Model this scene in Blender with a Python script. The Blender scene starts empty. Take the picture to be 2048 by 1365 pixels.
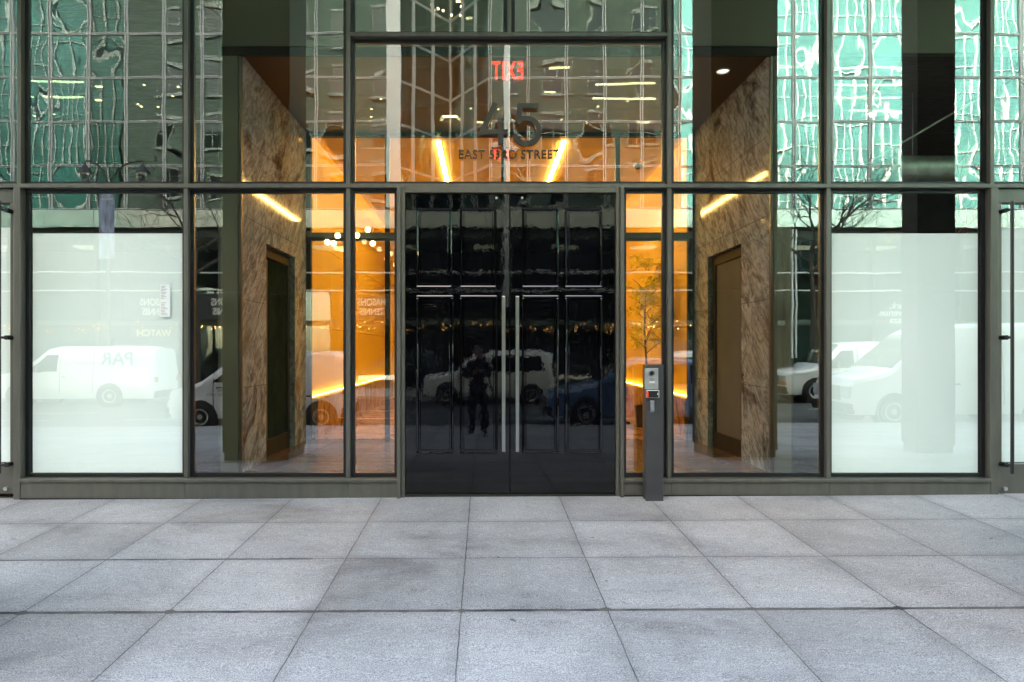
import bpy, math, random
from mathutils import Vector, Matrix
random.seed(7)
R = math.radians
C = bpy.context.scene.collection
S = bpy.context.scene
# ---------------------------------------------------------------- camera
# facade glass plane y=0, camera 6.5 m in front of it, f = 1365 px of a 2048 px frame, eye 1.38 m
cam_d = bpy.data.cameras.new('camera'); cam = bpy.data.objects.new('camera', cam_d); C.objects.link(cam)
cam.location = (0, -6.5, 1.38); cam.rotation_euler = (R(90), 0, 0)
cam_d.sensor_width = 36; cam_d.lens = 24.0
cam_d.shift_x = 54 / 2048; cam_d.shift_y = 17.5 / 2048
cam_d.clip_start = 0.02; cam_d.clip_end = 500
S.camera = cam
# ---------------------------------------------------------------- sky and sun
SUN_EL, SUN_AZ = 35, -15          # sun stands behind the camera, over the far side of the street
w = bpy.data.worlds.new('World'); S.world = w; w.use_nodes = True
nt = w.node_tree; bg = nt.nodes['Background']
sky = nt.nodes.new('ShaderNodeTexSky'); sky.sky_type = 'NISHITA'; sky.sun_disc = False
sky.sun_elevation = R(SUN_EL); sky.sun_rotation = R(180 - SUN_AZ)
nt.links.new(sky.outputs[0], bg.inputs[0]); bg.inputs[1].default_value = 0.15
sl = bpy.data.lights.new('sun', 'SUN'); sl.energy = 4.5; sl.angle = R(0.5); sl.color = (1, .95, .87)
so = bpy.data.objects.new('sun', sl); C.objects.link(so)
sd = Vector((math.sin(R(SUN_AZ)) * math.cos(R(SUN_EL)), -math.cos(R(SUN_AZ)) * math.cos(R(SUN_EL)), math.sin(R(SUN_EL))))
so.rotation_euler = sd.to_track_quat('Z', 'Y').to_euler(); so.location = (0, -40, 60)
S.view_settings.view_transform = 'Standard'; S.view_settings.look = 'None'
S.view_settings.exposure = 4.0; S.view_settings.use_white_balance = True; S.view_settings.white_balance_temperature = 8500; S.view_settings.white_balance_tint = 10; S.view_settings.gamma = 1
S.render.engine = 'CYCLES'
cy = S.cycles
cy.use_denoising = True; cy.max_bounces = 9; cy.glossy_bounces = 6; cy.diffuse_bounces = 4
cy.transparent_max_bounces = 16; cy.transmission_bounces = 4
cy.caustics_reflective = True; cy.caustics_refractive = False; cy.blur_glossy = 0.3; cy.sample_clamp_indirect = 4
# ---------------------------------------------------------------- materials
def nodes(m):
    m.use_nodes = True; t = m.node_tree; return t, t.nodes, t.links
def noise_fac(t, scale, detail=4, stretch=(1, 1, 1), rough=.5, dist=0, coord='Object', rot=(0, 0, 0)):
    tc = t.nodes.new('ShaderNodeTexCoord'); mp = t.nodes.new('ShaderNodeMapping')
    mp.inputs['Scale'].default_value = stretch; mp.inputs['Rotation'].default_value = rot
    n = t.nodes.new('ShaderNodeTexNoise'); n.inputs['Scale'].default_value = scale
    n.inputs['Detail'].default_value = detail; n.inputs['Roughness'].default_value = rough; n.inputs['Distortion'].default_value = dist
    src = tc.outputs[coord]
    if any(rot):
        m0 = t.nodes.new('ShaderNodeMapping'); m0.inputs['Rotation'].default_value = rot; mp.inputs['Rotation'].default_value = (0, 0, 0)
        t.links.new(src, m0.inputs[0]); src = m0.outputs[0]
    t.links.new(src, mp.inputs[0]); t.links.new(mp.outputs[0], n.inputs[0])
    return n.outputs[0]
def ramp(t, fac, stops):
    r = t.nodes.new('ShaderNodeValToRGB'); e = r.color_ramp.elements
    while len(e) < len(stops): e.new(.5)
    for i, (p, c) in enumerate(stops):
        e[i].position = p; e[i].color = (*c, 1) if len(c) == 3 else c
    t.links.new(fac, r.inputs[0]); return r.outputs[0]
def bump(t, fac, dist, prev=None, strength=1):
    b = t.nodes.new('ShaderNodeBump'); b.inputs['Distance'].default_value = dist; b.inputs['Strength'].default_value = strength
    t.links.new(fac, b.inputs['Height'])
    if prev: t.links.new(prev, b.inputs['Normal'])
    return b.outputs[0]
def pm(name, col, rough=.5, metal=0, var=.12, vs=6, bmp=None, spec=.5, coat=0, stretch=(1, 1, 1)):
    m = bpy.data.materials.new(name); t, n, l = nodes(m); p = n['Principled BSDF']
    p.inputs['Roughness'].default_value = rough; p.inputs['Metallic'].default_value = metal
    p.inputs['Specular IOR Level'].default_value = spec; p.inputs['Coat Weight'].default_value = coat
    a = tuple(max(0, c * (1 - var)) for c in col); b = tuple(min(1, c * (1 + var)) for c in col)
    f = noise_fac(t, vs, 5, stretch)
    l.new(ramp(t, f, [(.3, a), (.7, b)]), p.inputs['Base Color'])
    if bmp: l.new(bump(t, noise_fac(t, bmp[0], 4, stretch), bmp[1]), p.inputs['Normal'])
    return m
def emit(name, col, st):
    m = bpy.data.materials.new(name); t, n, l = nodes(m)
    e = n.new('ShaderNodeEmission'); e.inputs[0].default_value = (*col, 1); e.inputs[1].default_value = st
    f = noise_fac(t, 3, 2); mr = n.new('ShaderNodeMapRange'); mr.inputs[3].default_value = st * .92; mr.inputs[4].default_value = st * 1.08
    l.new(f, mr.inputs[0]); l.new(mr.outputs[0], e.inputs[1])
    l.new(e.outputs[0], n['Material Output'].inputs[0]); return m
def glass(name, refl, tint, rcol=(1, 1, 1), waves=((1.4, .0003),), rough=0, stretch=(1, 1, 1)):
    # a thin pane: light goes straight through with the tint, part of it is mirrored, more at grazing angles
    m = bpy.data.materials.new(name); t, n, l = nodes(m); n.remove(n['Principled BSDF'])
    tr = n.new('ShaderNodeBsdfTransparent'); tr.inputs[0].default_value = (*tint, 1)
    gl = n.new('ShaderNodeBsdfGlossy'); gl.inputs['Color'].default_value = (*rcol, 1); gl.inputs['Roughness'].default_value = rough
    nb = None
    for sc_, d in waves: nb = bump(t, noise_fac(t, sc_, 2, stretch), d, nb)
    if nb: l.new(nb, gl.inputs['Normal'])
    # Schlick reflectance, the same from both sides of the pane
    ge = n.new('ShaderNodeNewGeometry'); dt = n.new('ShaderNodeVectorMath'); dt.operation = 'DOT_PRODUCT'
    l.new(ge.outputs['Normal'], dt.inputs[0]); l.new(ge.outputs['Incoming'], dt.inputs[1])
    ab = n.new('ShaderNodeMath'); ab.operation = 'ABSOLUTE'; l.new(dt.outputs['Value'], ab.inputs[0])
    om = n.new('ShaderNodeMath'); om.operation = 'SUBTRACT'; om.inputs[0].default_value = 1; l.new(ab.outputs[0], om.inputs[1])
    lw = n.new('ShaderNodeMath'); lw.operation = 'POWER'; lw.inputs[1].default_value = 5; l.new(om.outputs[0], lw.inputs[0])
    mr = n.new('ShaderNodeMapRange'); mr.inputs[1].default_value = 0; mr.inputs[2].default_value = 1
    mr.inputs[3].default_value = refl; mr.inputs[4].default_value = 1
    mx = n.new('ShaderNodeMixShader'); l.new(lw.outputs[0], mr.inputs[0]); l.new(mr.outputs[0], mx.inputs[0])
    l.new(tr.outputs[0], mx.inputs[1]); l.new(gl.outputs[0], mx.inputs[2]); l.new(mx.outputs[0], n['Material Output'].inputs[0])
    return m
def marble(name, a, b, c, rough=.3, rot=.6, sc=1.0, band=None):
    m = bpy.data.materials.new(name); t, n, l = nodes(m); p = n['Principled BSDF']; p.inputs['Roughness'].default_value = rough; p.inputs['Specular IOR Level'].default_value = .10
    f1 = noise_fac(t, 1.5 * sc, 10, (1, 1.2, .8), .68, .8, 'Object', (rot, 0, 0))
    f2 = noise_fac(t, 2.6 * sc, 7, (1, 1.5, .28), .60, .9, 'Object', (rot + .15, 0, 0))
    f3 = noise_fac(t, 20 * sc, 6, (1, 1, .55), .7, .2, 'Object', (rot, 0, 0))
    c1 = ramp(t, f1, [(.34, c), (.43, b), (.50, a), (.57, b), (.66, a)])
    c2 = ramp(t, f2, [(.40, (1, 1, 1)), (.455, (.42, .38, .34)), (.475, (.95, .95, .95)), (.545, (1.1, 1.1, 1.1)), (.565, (.55, .5, .46)), (.60, (1, 1, 1))])
    c3 = ramp(t, f3, [(.35, (.68, .67, .66)), (.6, (1.08, 1.08, 1.08))])
    m3 = n.new('ShaderNodeMix'); m3.data_type = 'RGBA'; m3.blend_type = 'MULTIPLY'; m3.inputs[0].default_value = 1
    l.new(c2, m3.inputs[6]); l.new(c3, m3.inputs[7]); c2 = m3.outputs[2]
    mx = n.new('ShaderNodeMix'); mx.data_type = 'RGBA'; mx.blend_type = 'MULTIPLY'; mx.inputs[0].default_value = .75
    l.new(c1, mx.inputs[6]); l.new(c2, mx.inputs[7]); out = mx.outputs[2]
    l.new(out, p.inputs['Base Color']); l.new(bump(t, f2, .0004), p.inputs['Normal'])
    return m
M = {}
M['bronze'] = pm('olive bronze metal', (.125, .118, .10), .40, .5, .12, 5, (60, .0002), .5, 0, (2.5, 2.5, .6))
M['bronze_dark'] = pm('dark bronze', (.03, .029, .024), .5, 0, .1, 3, None, .12)
M['gasket'] = pm('black gasket', (.008, .008, .009), .35, 0, .1)
M['olive'] = pm('olive painted panel', (.10, .105, .065), .55, 0, .06, 2)
M['ceil'] = pm('brown soffit', (.05, .032, .022), .5, 0, .1, 2)
M['wood'] = pm('orange veneer', (.62, .42, .09), .45, 0, .10, 5, None, .4, 0, (6, 6, .25))
M['wood_ceil'] = pm('warm ceiling', (.60, .43, .18), .6, 0, .04, 2)
M['steel'] = pm('brushed steel', (.42, .42, .40), .28, 1, .08, 30, (120, .0002), .5, 0, (1, 1, .05))
M['steel2'] = pm('satin grey steel', (.50, .50, .48), .38, .8, .06, 20)
M['post'] = pm('charcoal powder coat', (.045, .045, .047), .45, .2, .12, 5, (300, .0003))
M['black'] = pm('black plastic', (.012, .012, .013), .35, 0, .1)
M['rubber'] = pm('tyre rubber', (.02, .02, .021), .75, 0, .2, 20)
M['marble'] = marble('brown veined marble', (.42, .52, .60), (.23, .28, .325), (.05, .052, .056), .07, .65)
M['marble_g'] = marble('green veined marble', (.20, .26, .19), (.10, .15, .10), (.03, .06, .04), .25, -.5)
M['marble_o'] = marble('amber marble', (.50, .30, .13), (.32, .17, .06), (.14, .07, .03), .25, .3)
M['floor_in'] = marble('vestibule stone', (.16, .12, .09), (.10, .075, .055), (.05, .035, .03), .25, 0)
M['room'] = pm('unfinished dark wall', (.045, .048, .04), .8, 0, .3, 2)
M['room_ceil'] = pm('sprayed brown fireproofing', (.11, .09, .07), .95, 0, .35, 14, (30, .02), .5, 0, (.4, 3, 1))
M['duct'] = pm('galvanised duct', (.36, .40, .32), .45, .5, .2, 8)
M['red'] = pm('red cable', (.40, .03, .02), .5)
M['paper'] = pm('paper', (.80, .80, .78), .8, 0, .04)
M['ink'] = pm('ink', (.12, .12, .13), .7)
M['white'] = pm('white paint', (.78, .78, .78), .35, 0, .04, 3, None, .5, .6)
M['vanwhite'] = pm('white vehicle paint', (.88, .88, .90), .25, 0, .02, 2, None, .5, .8)
M['blue'] = pm('blue vehicle paint', (.14, .30, .55), .22, .2, .08, 2, None, .5, 1)
M['carglass'] = pm('dark vehicle glass', (.012, .018, .018), .05, 0, .1, 2, None, .8, 1)
M['chrome'] = pm('wheel alloy', (.5, .5, .5), .3, .9, .1)
M['amber'] = pm('amber lens', (.7, .22, .02), .2)
M['tail'] = pm('red lens', (.5, .02, .02), .2)
M['lens'] = pm('clear lamp lens', (.55, .57, .6), .12, .3)
M['stone'] = pm('grey green brick', (.085, .11, .10), .9, 0, .25, 4, (25, .01))
M['asph'] = pm('asphalt', (.065, .066, .07), .85, 0, .25, 1.2, (80, .004))
M['kerb'] = pm('granite kerb', (.30, .30, .30), .8, 0, .15, 8)
M['paint'] = pm('road paint', (.65, .65, .62), .7, 0, .15, 12)
M['bark'] = pm('bark', (.06, .05, .042), .9, 0, .3, 12, (30, .01))
M['leaf'] = pm('yellow green leaves', (.62, .56, .06), .6, 0, .4, 6)
M['blackcloth'] = pm('black cloth', (.012, .012, .014), .9, 0, .3, 30)
M['denim'] = pm('dark denim', (.02, .024, .035), .9, 0, .3, 30)
M['skin'] = pm('skin', (.42, .25, .18), .5, 0, .06)
M['hair'] = pm('dark hair', (.02, .014, .010), .6)
M['leather'] = pm('orange leather', (.55, .20, .04), .45, 0, .1)
M['awning'] = pm('charcoal awning', (.03, .034, .04), .7, 0, .15)
M['letter'] = pm('cream lettering', (.72, .72, .66), .5, 0, .04)
M['grey_letter'] = pm('grey lettering', (.25, .26, .28), .5, 0, .04)
M['yellowl'] = pm('yellow lettering', (.70, .62, .20), .5, 0, .04)
M['reflw'] = pm('pale metal fin', (.80, .82, .86), .25, .5, .08, 1.5, (2, .01))  # pale colour stands in for bright mirrored strips
M['mull_w'] = pm('pale aluminium mullion', (.80, .78, .80), .35, .1, .06)
M['band'] = pm('polished spandrel', (.72, .76, .76), .12, .8, .08, 2, (1.6, .02))
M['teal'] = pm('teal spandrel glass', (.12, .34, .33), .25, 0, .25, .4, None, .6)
M['banner'] = pm('banner cloth', (.30, .36, .55), .8, 0, .7, 2.2, None, .3, 0, (3, 3, .8))
M['shade'] = pm('beige panel', (.34, .32, .27), .6, 0, .05)
M['strip'] = emit('warm light strip', (1, .64, .22), 8)
M['cove'] = emit('cove light strip', (1, .60, .15), 1.5)
M['officel'] = emit('office ceiling light', (1, .82, .50), 1.6)
M['shopfill'] = emit('added shop fill glow', (.85, 1, .85), .16)  # added glow that lightens the shops, not a real lamp
M['door_green'] = pm('dark green door panel', (.018, .032, .024), .6, 0, .4, 3, None, 0)
M['door_beige'] = pm('taupe door panel', (.16, .165, .15), .6, 0, .06, 3, None, 0)
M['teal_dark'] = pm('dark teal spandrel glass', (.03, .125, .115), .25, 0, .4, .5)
M['globe'] = emit('globe bulb', (1, .80, .50), 2.5)
M['spot'] = emit('small warm bulb', (1, .62, .22), 1.6)
M['exit'] = emit('exit letters', (1, .02, .012), .5)
M['redled'] = emit('red led', (1, .03, .02), .2)
M['down'] = emit('downlight lens', (.8, .85, .85), .12)
M['glass'] = glass('facade glass', .20, (.96, .98, .955), (1, 1, 1), ((.9, .0010), (3, .00012)))
M['glass_in'] = glass('inner glass', .05, (.93, .93, .88))
M['acrylic'] = glass('clear acrylic', .06, (.92, .88, .86))
M['opp_dark'] = glass('dark wavy teal glazing', .42, (.2, .4, .38), (.40, .62, .64), ((.5, .007), (1.3, .0008), (3.5, .00012)), 0, (1.3, 1, .6))
M['opp_calm'] = glass('green glazing', .30, (.30, .42, .38), (.38, .54, .54), ((.5, .0032), (1.4, .0004)))
M['opp_wavy'] = glass('wavy teal glazing', .50, (.25, .50, .44), (.72, .97, 1.0), ((.5, .0065), (1.3, .0008), (3.5, .00012)), 0, (1.3, 1, .6))
M['store'] = glass('shop glazing', .12, (.45, .50, .46), (.8, .95, .9), ((.6, .003),))
M['lampglass'] = glass('lamp bowl', .2, (.6, .62, .6))
M['curtain'] = pm('opposite room wall', (.10, .13, .11), .9, 0, .5, .5)

def lacquer():
    m = bpy.data.materials.new('black lacquer'); t, n, l = nodes(m); p = n['Principled BSDF']
    f0 = noise_fac(t, 3, 3); l.new(ramp(t, f0, [(.3, (.0012, .0012, .002)), (.7, (.0024, .0024, .0038))]), p.inputs['Base Color'])
    p.inputs['Roughness'].default_value = .012; p.inputs['IOR'].default_value = 1.5; p.inputs['Coat Weight'].default_value = 0; p.inputs['Coat Roughness'].default_value = .02
    b = bump(t, noise_fac(t, 30, 2), .00010); b = bump(t, noise_fac(t, 9, 2, (1, 1, .45)), .0004, b); b = bump(t, noise_fac(t, 1.8, 2), .0008, b)
    l.new(b, p.inputs['Normal']); l.new(b, p.inputs['Coat Normal']); return m
M['lacquer'] = lacquer()
def film():
    m = bpy.data.materials.new('frosted window film'); t, n, l = nodes(m); p = n['Principled BSDF']
    l.new(ramp(t, noise_fac(t, .8, 4, (1, 1, .5)), [(.3, (.78, .86, .825)), (.7, (.90, .94, .92))]), p.inputs['Base Color'])
    p.inputs['Roughness'].default_value = .6; return m
M['film'] = film()
SLABX, SLABY, OFX = .834, .87, -.136
def pavement_mat():
    m = bpy.data.materials.new('granite paving slabs'); t, n, l = nodes(m); p = n['Principled BSDF']
    tc = n.new('ShaderNodeTexCoord'); sx = n.new('ShaderNodeSeparateXYZ'); l.new(tc.outputs['Object'], sx.inputs[0])
    def mth(op, a, b=None, c=None):
        q = n.new('ShaderNodeMath'); q.operation = op
        for i, v in enumerate((a, b, c)):
            if v is None: continue
            if isinstance(v, (int, float)): q.inputs[i].default_value = v
            else: l.new(v, q.inputs[i])
        return q.outputs[0]
    wob = noise_fac(t, 9, 3); wob = mth('MULTIPLY', mth('SUBTRACT', wob, .5), .010)
    u = mth('DIVIDE', mth('ADD', mth('SUBTRACT', sx.outputs[0], OFX), wob), SLABX); v = mth('DIVIDE', mth('ADD', sx.outputs[1], wob), SLABY)
    def edge(q): return mth('SUBTRACT', .5, mth('ABSOLUTE', mth('SUBTRACT', mth('FRACT', q), .5)))
    eu = mth('MULTIPLY', edge(u), SLABX); ev = mth('MULTIPLY', edge(v), SLABY)
    # tarred joint: third row out, and part of the second
    row = mth('ROUND', v)
    tar = mth('COMPARE', row, -3, .1); tar2 = mth('MULTIPLY', mth('COMPARE', row, -2, .1), mth('LESS_THAN', sx.outputs[0], -1.2))
    tarn = mth('ADD', .35, mth('MULTIPLY', noise_fac(t, 7, 4), 1.3))
    width = mth('ADD', .0035, mth('MULTIPLY', mth('MULTIPLY', mth('MAXIMUM', tar, mth('MULTIPLY', tar2, .8)), tarn), .012))
    jv = mth('LESS_THAN', ev, width); ju = mth('LESS_THAN', eu, .0032)
    joint = mth('MAXIMUM', ju, jv)
    # blobs of tar at the crossings of the third row
    cr = mth('SQRT', mth('ADD', mth('POWER', eu, 2), mth('POWER', ev, 2)))
    blob = mth('MULTIPLY', tar, mth('LESS_THAN', cr, mth('SUBTRACT', mth('MULTIPLY', noise_fac(t, 11, 6, (.6, 1.5, 1), .8), .17), .062)))
    joint = mth('MAXIMUM', joint, blob)
    # value of each slab
    cid = n.new('ShaderNodeCombineXYZ'); l.new(mth('FLOOR', u), cid.inputs[0]); l.new(mth('FLOOR', v), cid.inputs[1])
    wn = n.new('ShaderNodeTexWhiteNoise'); l.new(cid.outputs[0], wn.inputs[0])
    slab = mth('ADD', .84, mth('MULTIPLY', wn.outputs[0], .26))
    speck = ramp(t, noise_fac(t, 150, 3, (1, 1, 1), .8), [(.33, (.11, .109, .108)), (.5, (.36, .357, .355)), (.68, (.64, .637, .634))])
    streak = ramp(t, noise_fac(t, 60, 3, (.25, 1, 1)), [(.3, (.86, .86, .87)), (.7, (1.05, 1.05, 1.05))])
    big = ramp(t, noise_fac(t, .75, 6, (1, 1.4, 1), .62, .5), [(.32, (.55, .54, .54)), (.44, (.86, .86, .86)), (.56, (1.0, 1.0, 1.0)), (.72, (1.16, 1.16, 1.16))])
    spot = ramp(t, noise_fac(t, 9, 2, (1, 1, 1), .45), [(.215, (.45, .45, .45)), (.235, (1, 1, 1)), (.76, (1, 1, 1)), (.79, (1.25, 1.25, 1.25))])
    # dirt gathers along the joints
    dj = mth('MINIMUM', eu, ev); djr = n.new('ShaderNodeMapRange'); l.new(dj, djr.inputs[0]); djr.inputs[1].default_value = 0; djr.inputs[2].default_value = .09
    l.new(mth('ADD', .72, mth('MULTIPLY', noise_fac(t, 3, 3), .25)), djr.inputs[3]); djr.inputs[4].default_value = 1
    def mul(a, b):
        x = n.new('ShaderNodeMix'); x.data_type = 'RGBA'; x.blend_type = 'MULTIPLY'; x.inputs[0].default_value = 1
        l.new(a, x.inputs[6]); l.new(b, x.inputs[7]); return x.outputs[2]
    col = mul(mul(mul(mul(speck, streak), big), spot), mul(slab, djr.outputs[0]))
    x = n.new('ShaderNodeMix'); x.data_type = 'RGBA'; l.new(joint, x.inputs[0]); l.new(col, x.inputs[6]); l.new(ramp(t, noise_fac(t, 6, 4), [(.35, (.035, .034, .035)), (.65, (.13, .125, .115))]), x.inputs[7])
    l.new(x.outputs[2], p.inputs['Base Color']); p.inputs['Roughness'].default_value = .72
    b = bump(t, mth('SUBTRACT', 1, joint), .004); b = bump(t, noise_fac(t, 160, 3), .0012, b); b = bump(t, noise_fac(t, 50, 3, (.2, 1, 1)), .0008, b)
    l.new(b, p.inputs['Normal']); return m
M['pave'] = pavement_mat()

# ---------------------------------------------------------------- mesh helpers
class MB:
    def __init__(s): s.v = []; s.f = []
    def add(s, vs, fs):
        o = len(s.v); s.v += [tuple(v) for v in vs]; s.f += [tuple(i + o for i in f) for f in fs]; return s
    def box(s, x0, x1, y0, y1, z0, z1):
        return s.add([(x0, y0, z0), (x1, y0, z0), (x1, y1, z0), (x0, y1, z0), (x0, y0, z1), (x1, y0, z1), (x1, y1, z1), (x0, y1, z1)],
                     [(0, 3, 2, 1), (4, 5, 6, 7), (0, 1, 5, 4), (1, 2, 6, 5), (2, 3, 7, 6), (3, 0, 4, 7)])
    def quad(s, a, b, c, d): return s.add([a, b, c, d], [(0, 1, 2, 3)])
    def tube(s, pts, rad, n=8, cap=True):
        pts = [Vector(p) for p in pts]; rs = rad if isinstance(rad, (list, tuple)) else [rad] * len(pts)
        vs = []; fs = []; prev = None
        for i, p in enumerate(pts):
            d = (pts[min(i + 1, len(pts) - 1)] - pts[max(i - 1, 0)]).normalized()
            if prev is None:
                a = d.orthogonal().normalized()
            else:
                a = (prev - d * prev.dot(d)).normalized()
            prev = a; b = d.cross(a)
            for k in range(n):
                t = 2 * math.pi * k / n; vs.append(p + (a * math.cos(t) + b * math.sin(t)) * rs[i])
        for i in range(len(pts) - 1):
            for k in range(n):
                k2 = (k + 1) % n; fs.append((i * n + k, i * n + k2, (i + 1) * n + k2, (i + 1) * n + k))
        if cap: fs.append(tuple(reversed(range(n)))); fs.append(tuple((len(pts) - 1) * n + k for k in range(n)))
        return s.add(vs, fs)
    def cyl(s, p0, p1, r, n=20): return s.tube([p0, p1], r, n)
    def lathe(s, prof, center=(0, 0, 0), n=24, axis='z'):
        vs = []; fs = []; cx, cy_, cz = center
        for r, h in prof:
            for k in range(n):
                t = 2 * math.pi * k / n; a, b = r * math.cos(t), r * math.sin(t)
                vs.append((cx + a, cy_ + b, cz + h) if axis == 'z' else (cx + a, cy_ + h, cz + b))
        for i in range(len(prof) - 1):
            for k in range(n): k2 = (k + 1) % n; fs.append((i * n + k, i * n + k2, (i + 1) * n + k2, (i + 1) * n + k))
        return s.add(vs, fs)
    def prism(s, poly, y0, y1):
        n = len(poly); vs = [(x, y0, z) for x, z in poly] + [(x, y1, z) for x, z in poly]
        return s.add(vs, [tuple(range(n)), tuple(reversed(range(n, 2 * n)))] + [(i, i + n, (i + 1) % n + n, (i + 1) % n) for i in range(n)])
    def stroke(s, pts, w_, y0, y1):
        L = []; Rr = []; P = [Vector((a, b)) for a, b in pts]
        for i, p in enumerate(P):
            d0 = (P[i] - P[i - 1]).normalized() if i else (P[1] - P[0]).normalized()
            d1 = (P[i + 1] - P[i]).normalized() if i < len(P) - 1 else d0
            nn = Vector((-(d0 + d1).y, (d0 + d1).x)).normalized(); k = w_ / 2 / max(.5, nn.dot(Vector((-d0.y, d0.x))))
            L.append(p + nn * k); Rr.append(p - nn * k)
        n = len(P); vs = [(q.x, y, q.y) for y in (y0, y1) for q in L + Rr]; fs = []
        for i in range(n - 1):
            fs += [(i, i + 1, n + i + 1, n + i), (2 * n + i, 3 * n + i, 3 * n + i + 1, 2 * n + i + 1),
                   (i, 2 * n + i, 2 * n + i + 1, i + 1), (n + i, n + i + 1, 3 * n + i + 1, 3 * n + i)]
        fs += [(0, n, 3 * n, 2 * n), (n - 1, 3 * n - 1, 4 * n - 1, 2 * n - 1)]
        return s.add(vs, fs)
    def build(s, name, mat, parent=None, smooth=False, bevel=0, sub=0):
        me = bpy.data.meshes.new(name); me.from_pydata(s.v, [], s.f); me.update()
        import bmesh
        bm = bmesh.new(); bm.from_mesh(me); bmesh.ops.recalc_face_normals(bm, faces=bm.faces); bm.to_mesh(me); bm.free()
        me.materials.append(mat if not isinstance(mat, str) else M[mat])
        o = bpy.data.objects.new(name, me); C.objects.link(o)
        if parent: o.parent = parent
        if smooth:
            for p in me.polygons: p.use_smooth = True
            me.set_sharp_from_angle(angle=R(40))
        if bevel:
            b = o.modifiers.new('bevel', 'BEVEL'); b.width = bevel; b.segments = 2; b.limit_method = 'ANGLE'
        if sub: q = o.modifiers.new('sub', 'SUBSURF'); q.levels = q.render_levels = sub
        return o
def tag(o, label=None, cat=None, group=None, kind=None):
    if label: o['label'] = label
    if cat: o['category'] = cat
    if group: o['group'] = group
    if kind: o['kind'] = kind
    return o
def thing(name, label, cat, loc=(0, 0, 0), rz=0, group=None):
    o = bpy.data.objects.new(name, None); C.objects.link(o); o.location = loc; o.rotation_euler = (0, 0, rz); o.empty_display_size = .2
    return tag(o, label, cat, group)
def text(name, s, size, loc, rot, mat, parent=None, ext=.004, align='CENTER', sx=1, space=1, off=0):
    d = bpy.data.curves.new(name, 'FONT'); d.body = s; d.size = size; d.extrude = ext; d.align_x = align; d.space_character = space; d.offset = off
    d.materials.append(M[mat]); o = bpy.data.objects.new(name, d); C.objects.link(o); o.location = loc; o.rotation_euler = rot; o.scale = (sx, 1, 1)
    dg = bpy.context.evaluated_depsgraph_get(); me = bpy.data.meshes.new_from_object(o.evaluated_get(dg)); me.name = name
    bpy.data.objects.remove(o); o = bpy.data.objects.new(name, me); C.objects.link(o); o.location = loc; o.rotation_euler = rot; o.scale = (sx, 1, 1)
    if parent: o.parent = parent
    return o
def copy_tree(o, parent=None):
    c = o.copy(); C.objects.link(c)
    if parent: c.parent = parent
    for ch in [x for x in C.objects if x.parent == o]: copy_tree(ch, c)
    return c
# picture (2048 px) to facade plane, and to a depth d from the camera
def fx(px): return (px - 970) / 210
def fz(py): return 1.38 + (700 - py) / 210
def at(px, py, d): return ((px - 970) / 1365 * d, 1.38 + (700 - py) / 1365 * d)
def mirx(px, Y): return (px - 970) / 1365 * (6.5 + Y)      # x of a thing Y metres out from the glass, seen mirrored in it
def mirz(py, Y): return 1.38 + (700 - py) / 1365 * (6.5 + Y)
# ---------------------------------------------------------------- ground
CURB1, CURB2, OPP = 9.5, 19.6, 25.0
def gz(x, Y):      # height of the ground, Y metres out from the facade
    t = .0052 * (x - .24)
    if Y <= CURB1: return t - .04 * Y
    if Y < CURB2: return t - .04 * CURB1 - .13
    return t - .04 * CURB1 - .01
def sheet(name, Y0, Y1, x0, x1, mat, dz=0, z=None):
    m = MB(); m.quad((x0, -Y0, gz(x0, Y0) + dz), (x1, -Y0, gz(x1, Y0) + dz), (x1, -Y1, gz(x1, Y1) + dz), (x0, -Y1, gz(x0, Y1) + dz))
    return tag(m.build(name, mat), kind='structure')
e = 1e-4
sheet('pavement', -.05, CURB1, -70, 70, 'pave')
sheet('road', CURB1 + e, CURB2 - e, -70, 70, 'asph')
sheet('far_pavement', CURB2 + e, OPP + 9, -70, 70, 'pave')
for nm, Ya, Yb in (('kerb', CURB1 - .15, CURB1 + .02), ('kerb', CURB2 - .02, CURB2 + .15)):
    m = MB(); yy = CURB1 - .01 if Ya < 12 else CURB2 + .1
    m.add([(x, -Y, gz(x, yy) + dz) for x in (-70, 70) for Y, dz in ((Ya, .004), (Yb, .004), (Yb, -.2), (Ya, -.2))], [(0, 1, 2, 3), (4, 7, 6, 5), (0, 4, 5, 1), (1, 5, 6, 2), (2, 6, 7, 3), (3, 7, 4, 0)])
    tag(m.build(nm, 'kerb'), kind='structure')
m = MB()
for Y in (12.3, 14.6):
    for i in range(-12, 12):
        x = i * 5.0; m.quad((x, -Y, gz(x, 12) + .004), (x + 3, -Y, gz(x + 3, 12) + .004), (x + 3, -Y - .12, gz(x + 3, 12) + .004), (x, -Y - .12, gz(x, 12) + .004))
tag(m.build('road_markings', 'paint'), kind='structure')
m = MB(); m.quad((-300, 60, -1.2), (300, 60, -1.2), (300, -300, -1.2), (-300, -300, -1.2)); tag(m.build('ground', 'asph'), kind='structure')

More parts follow.
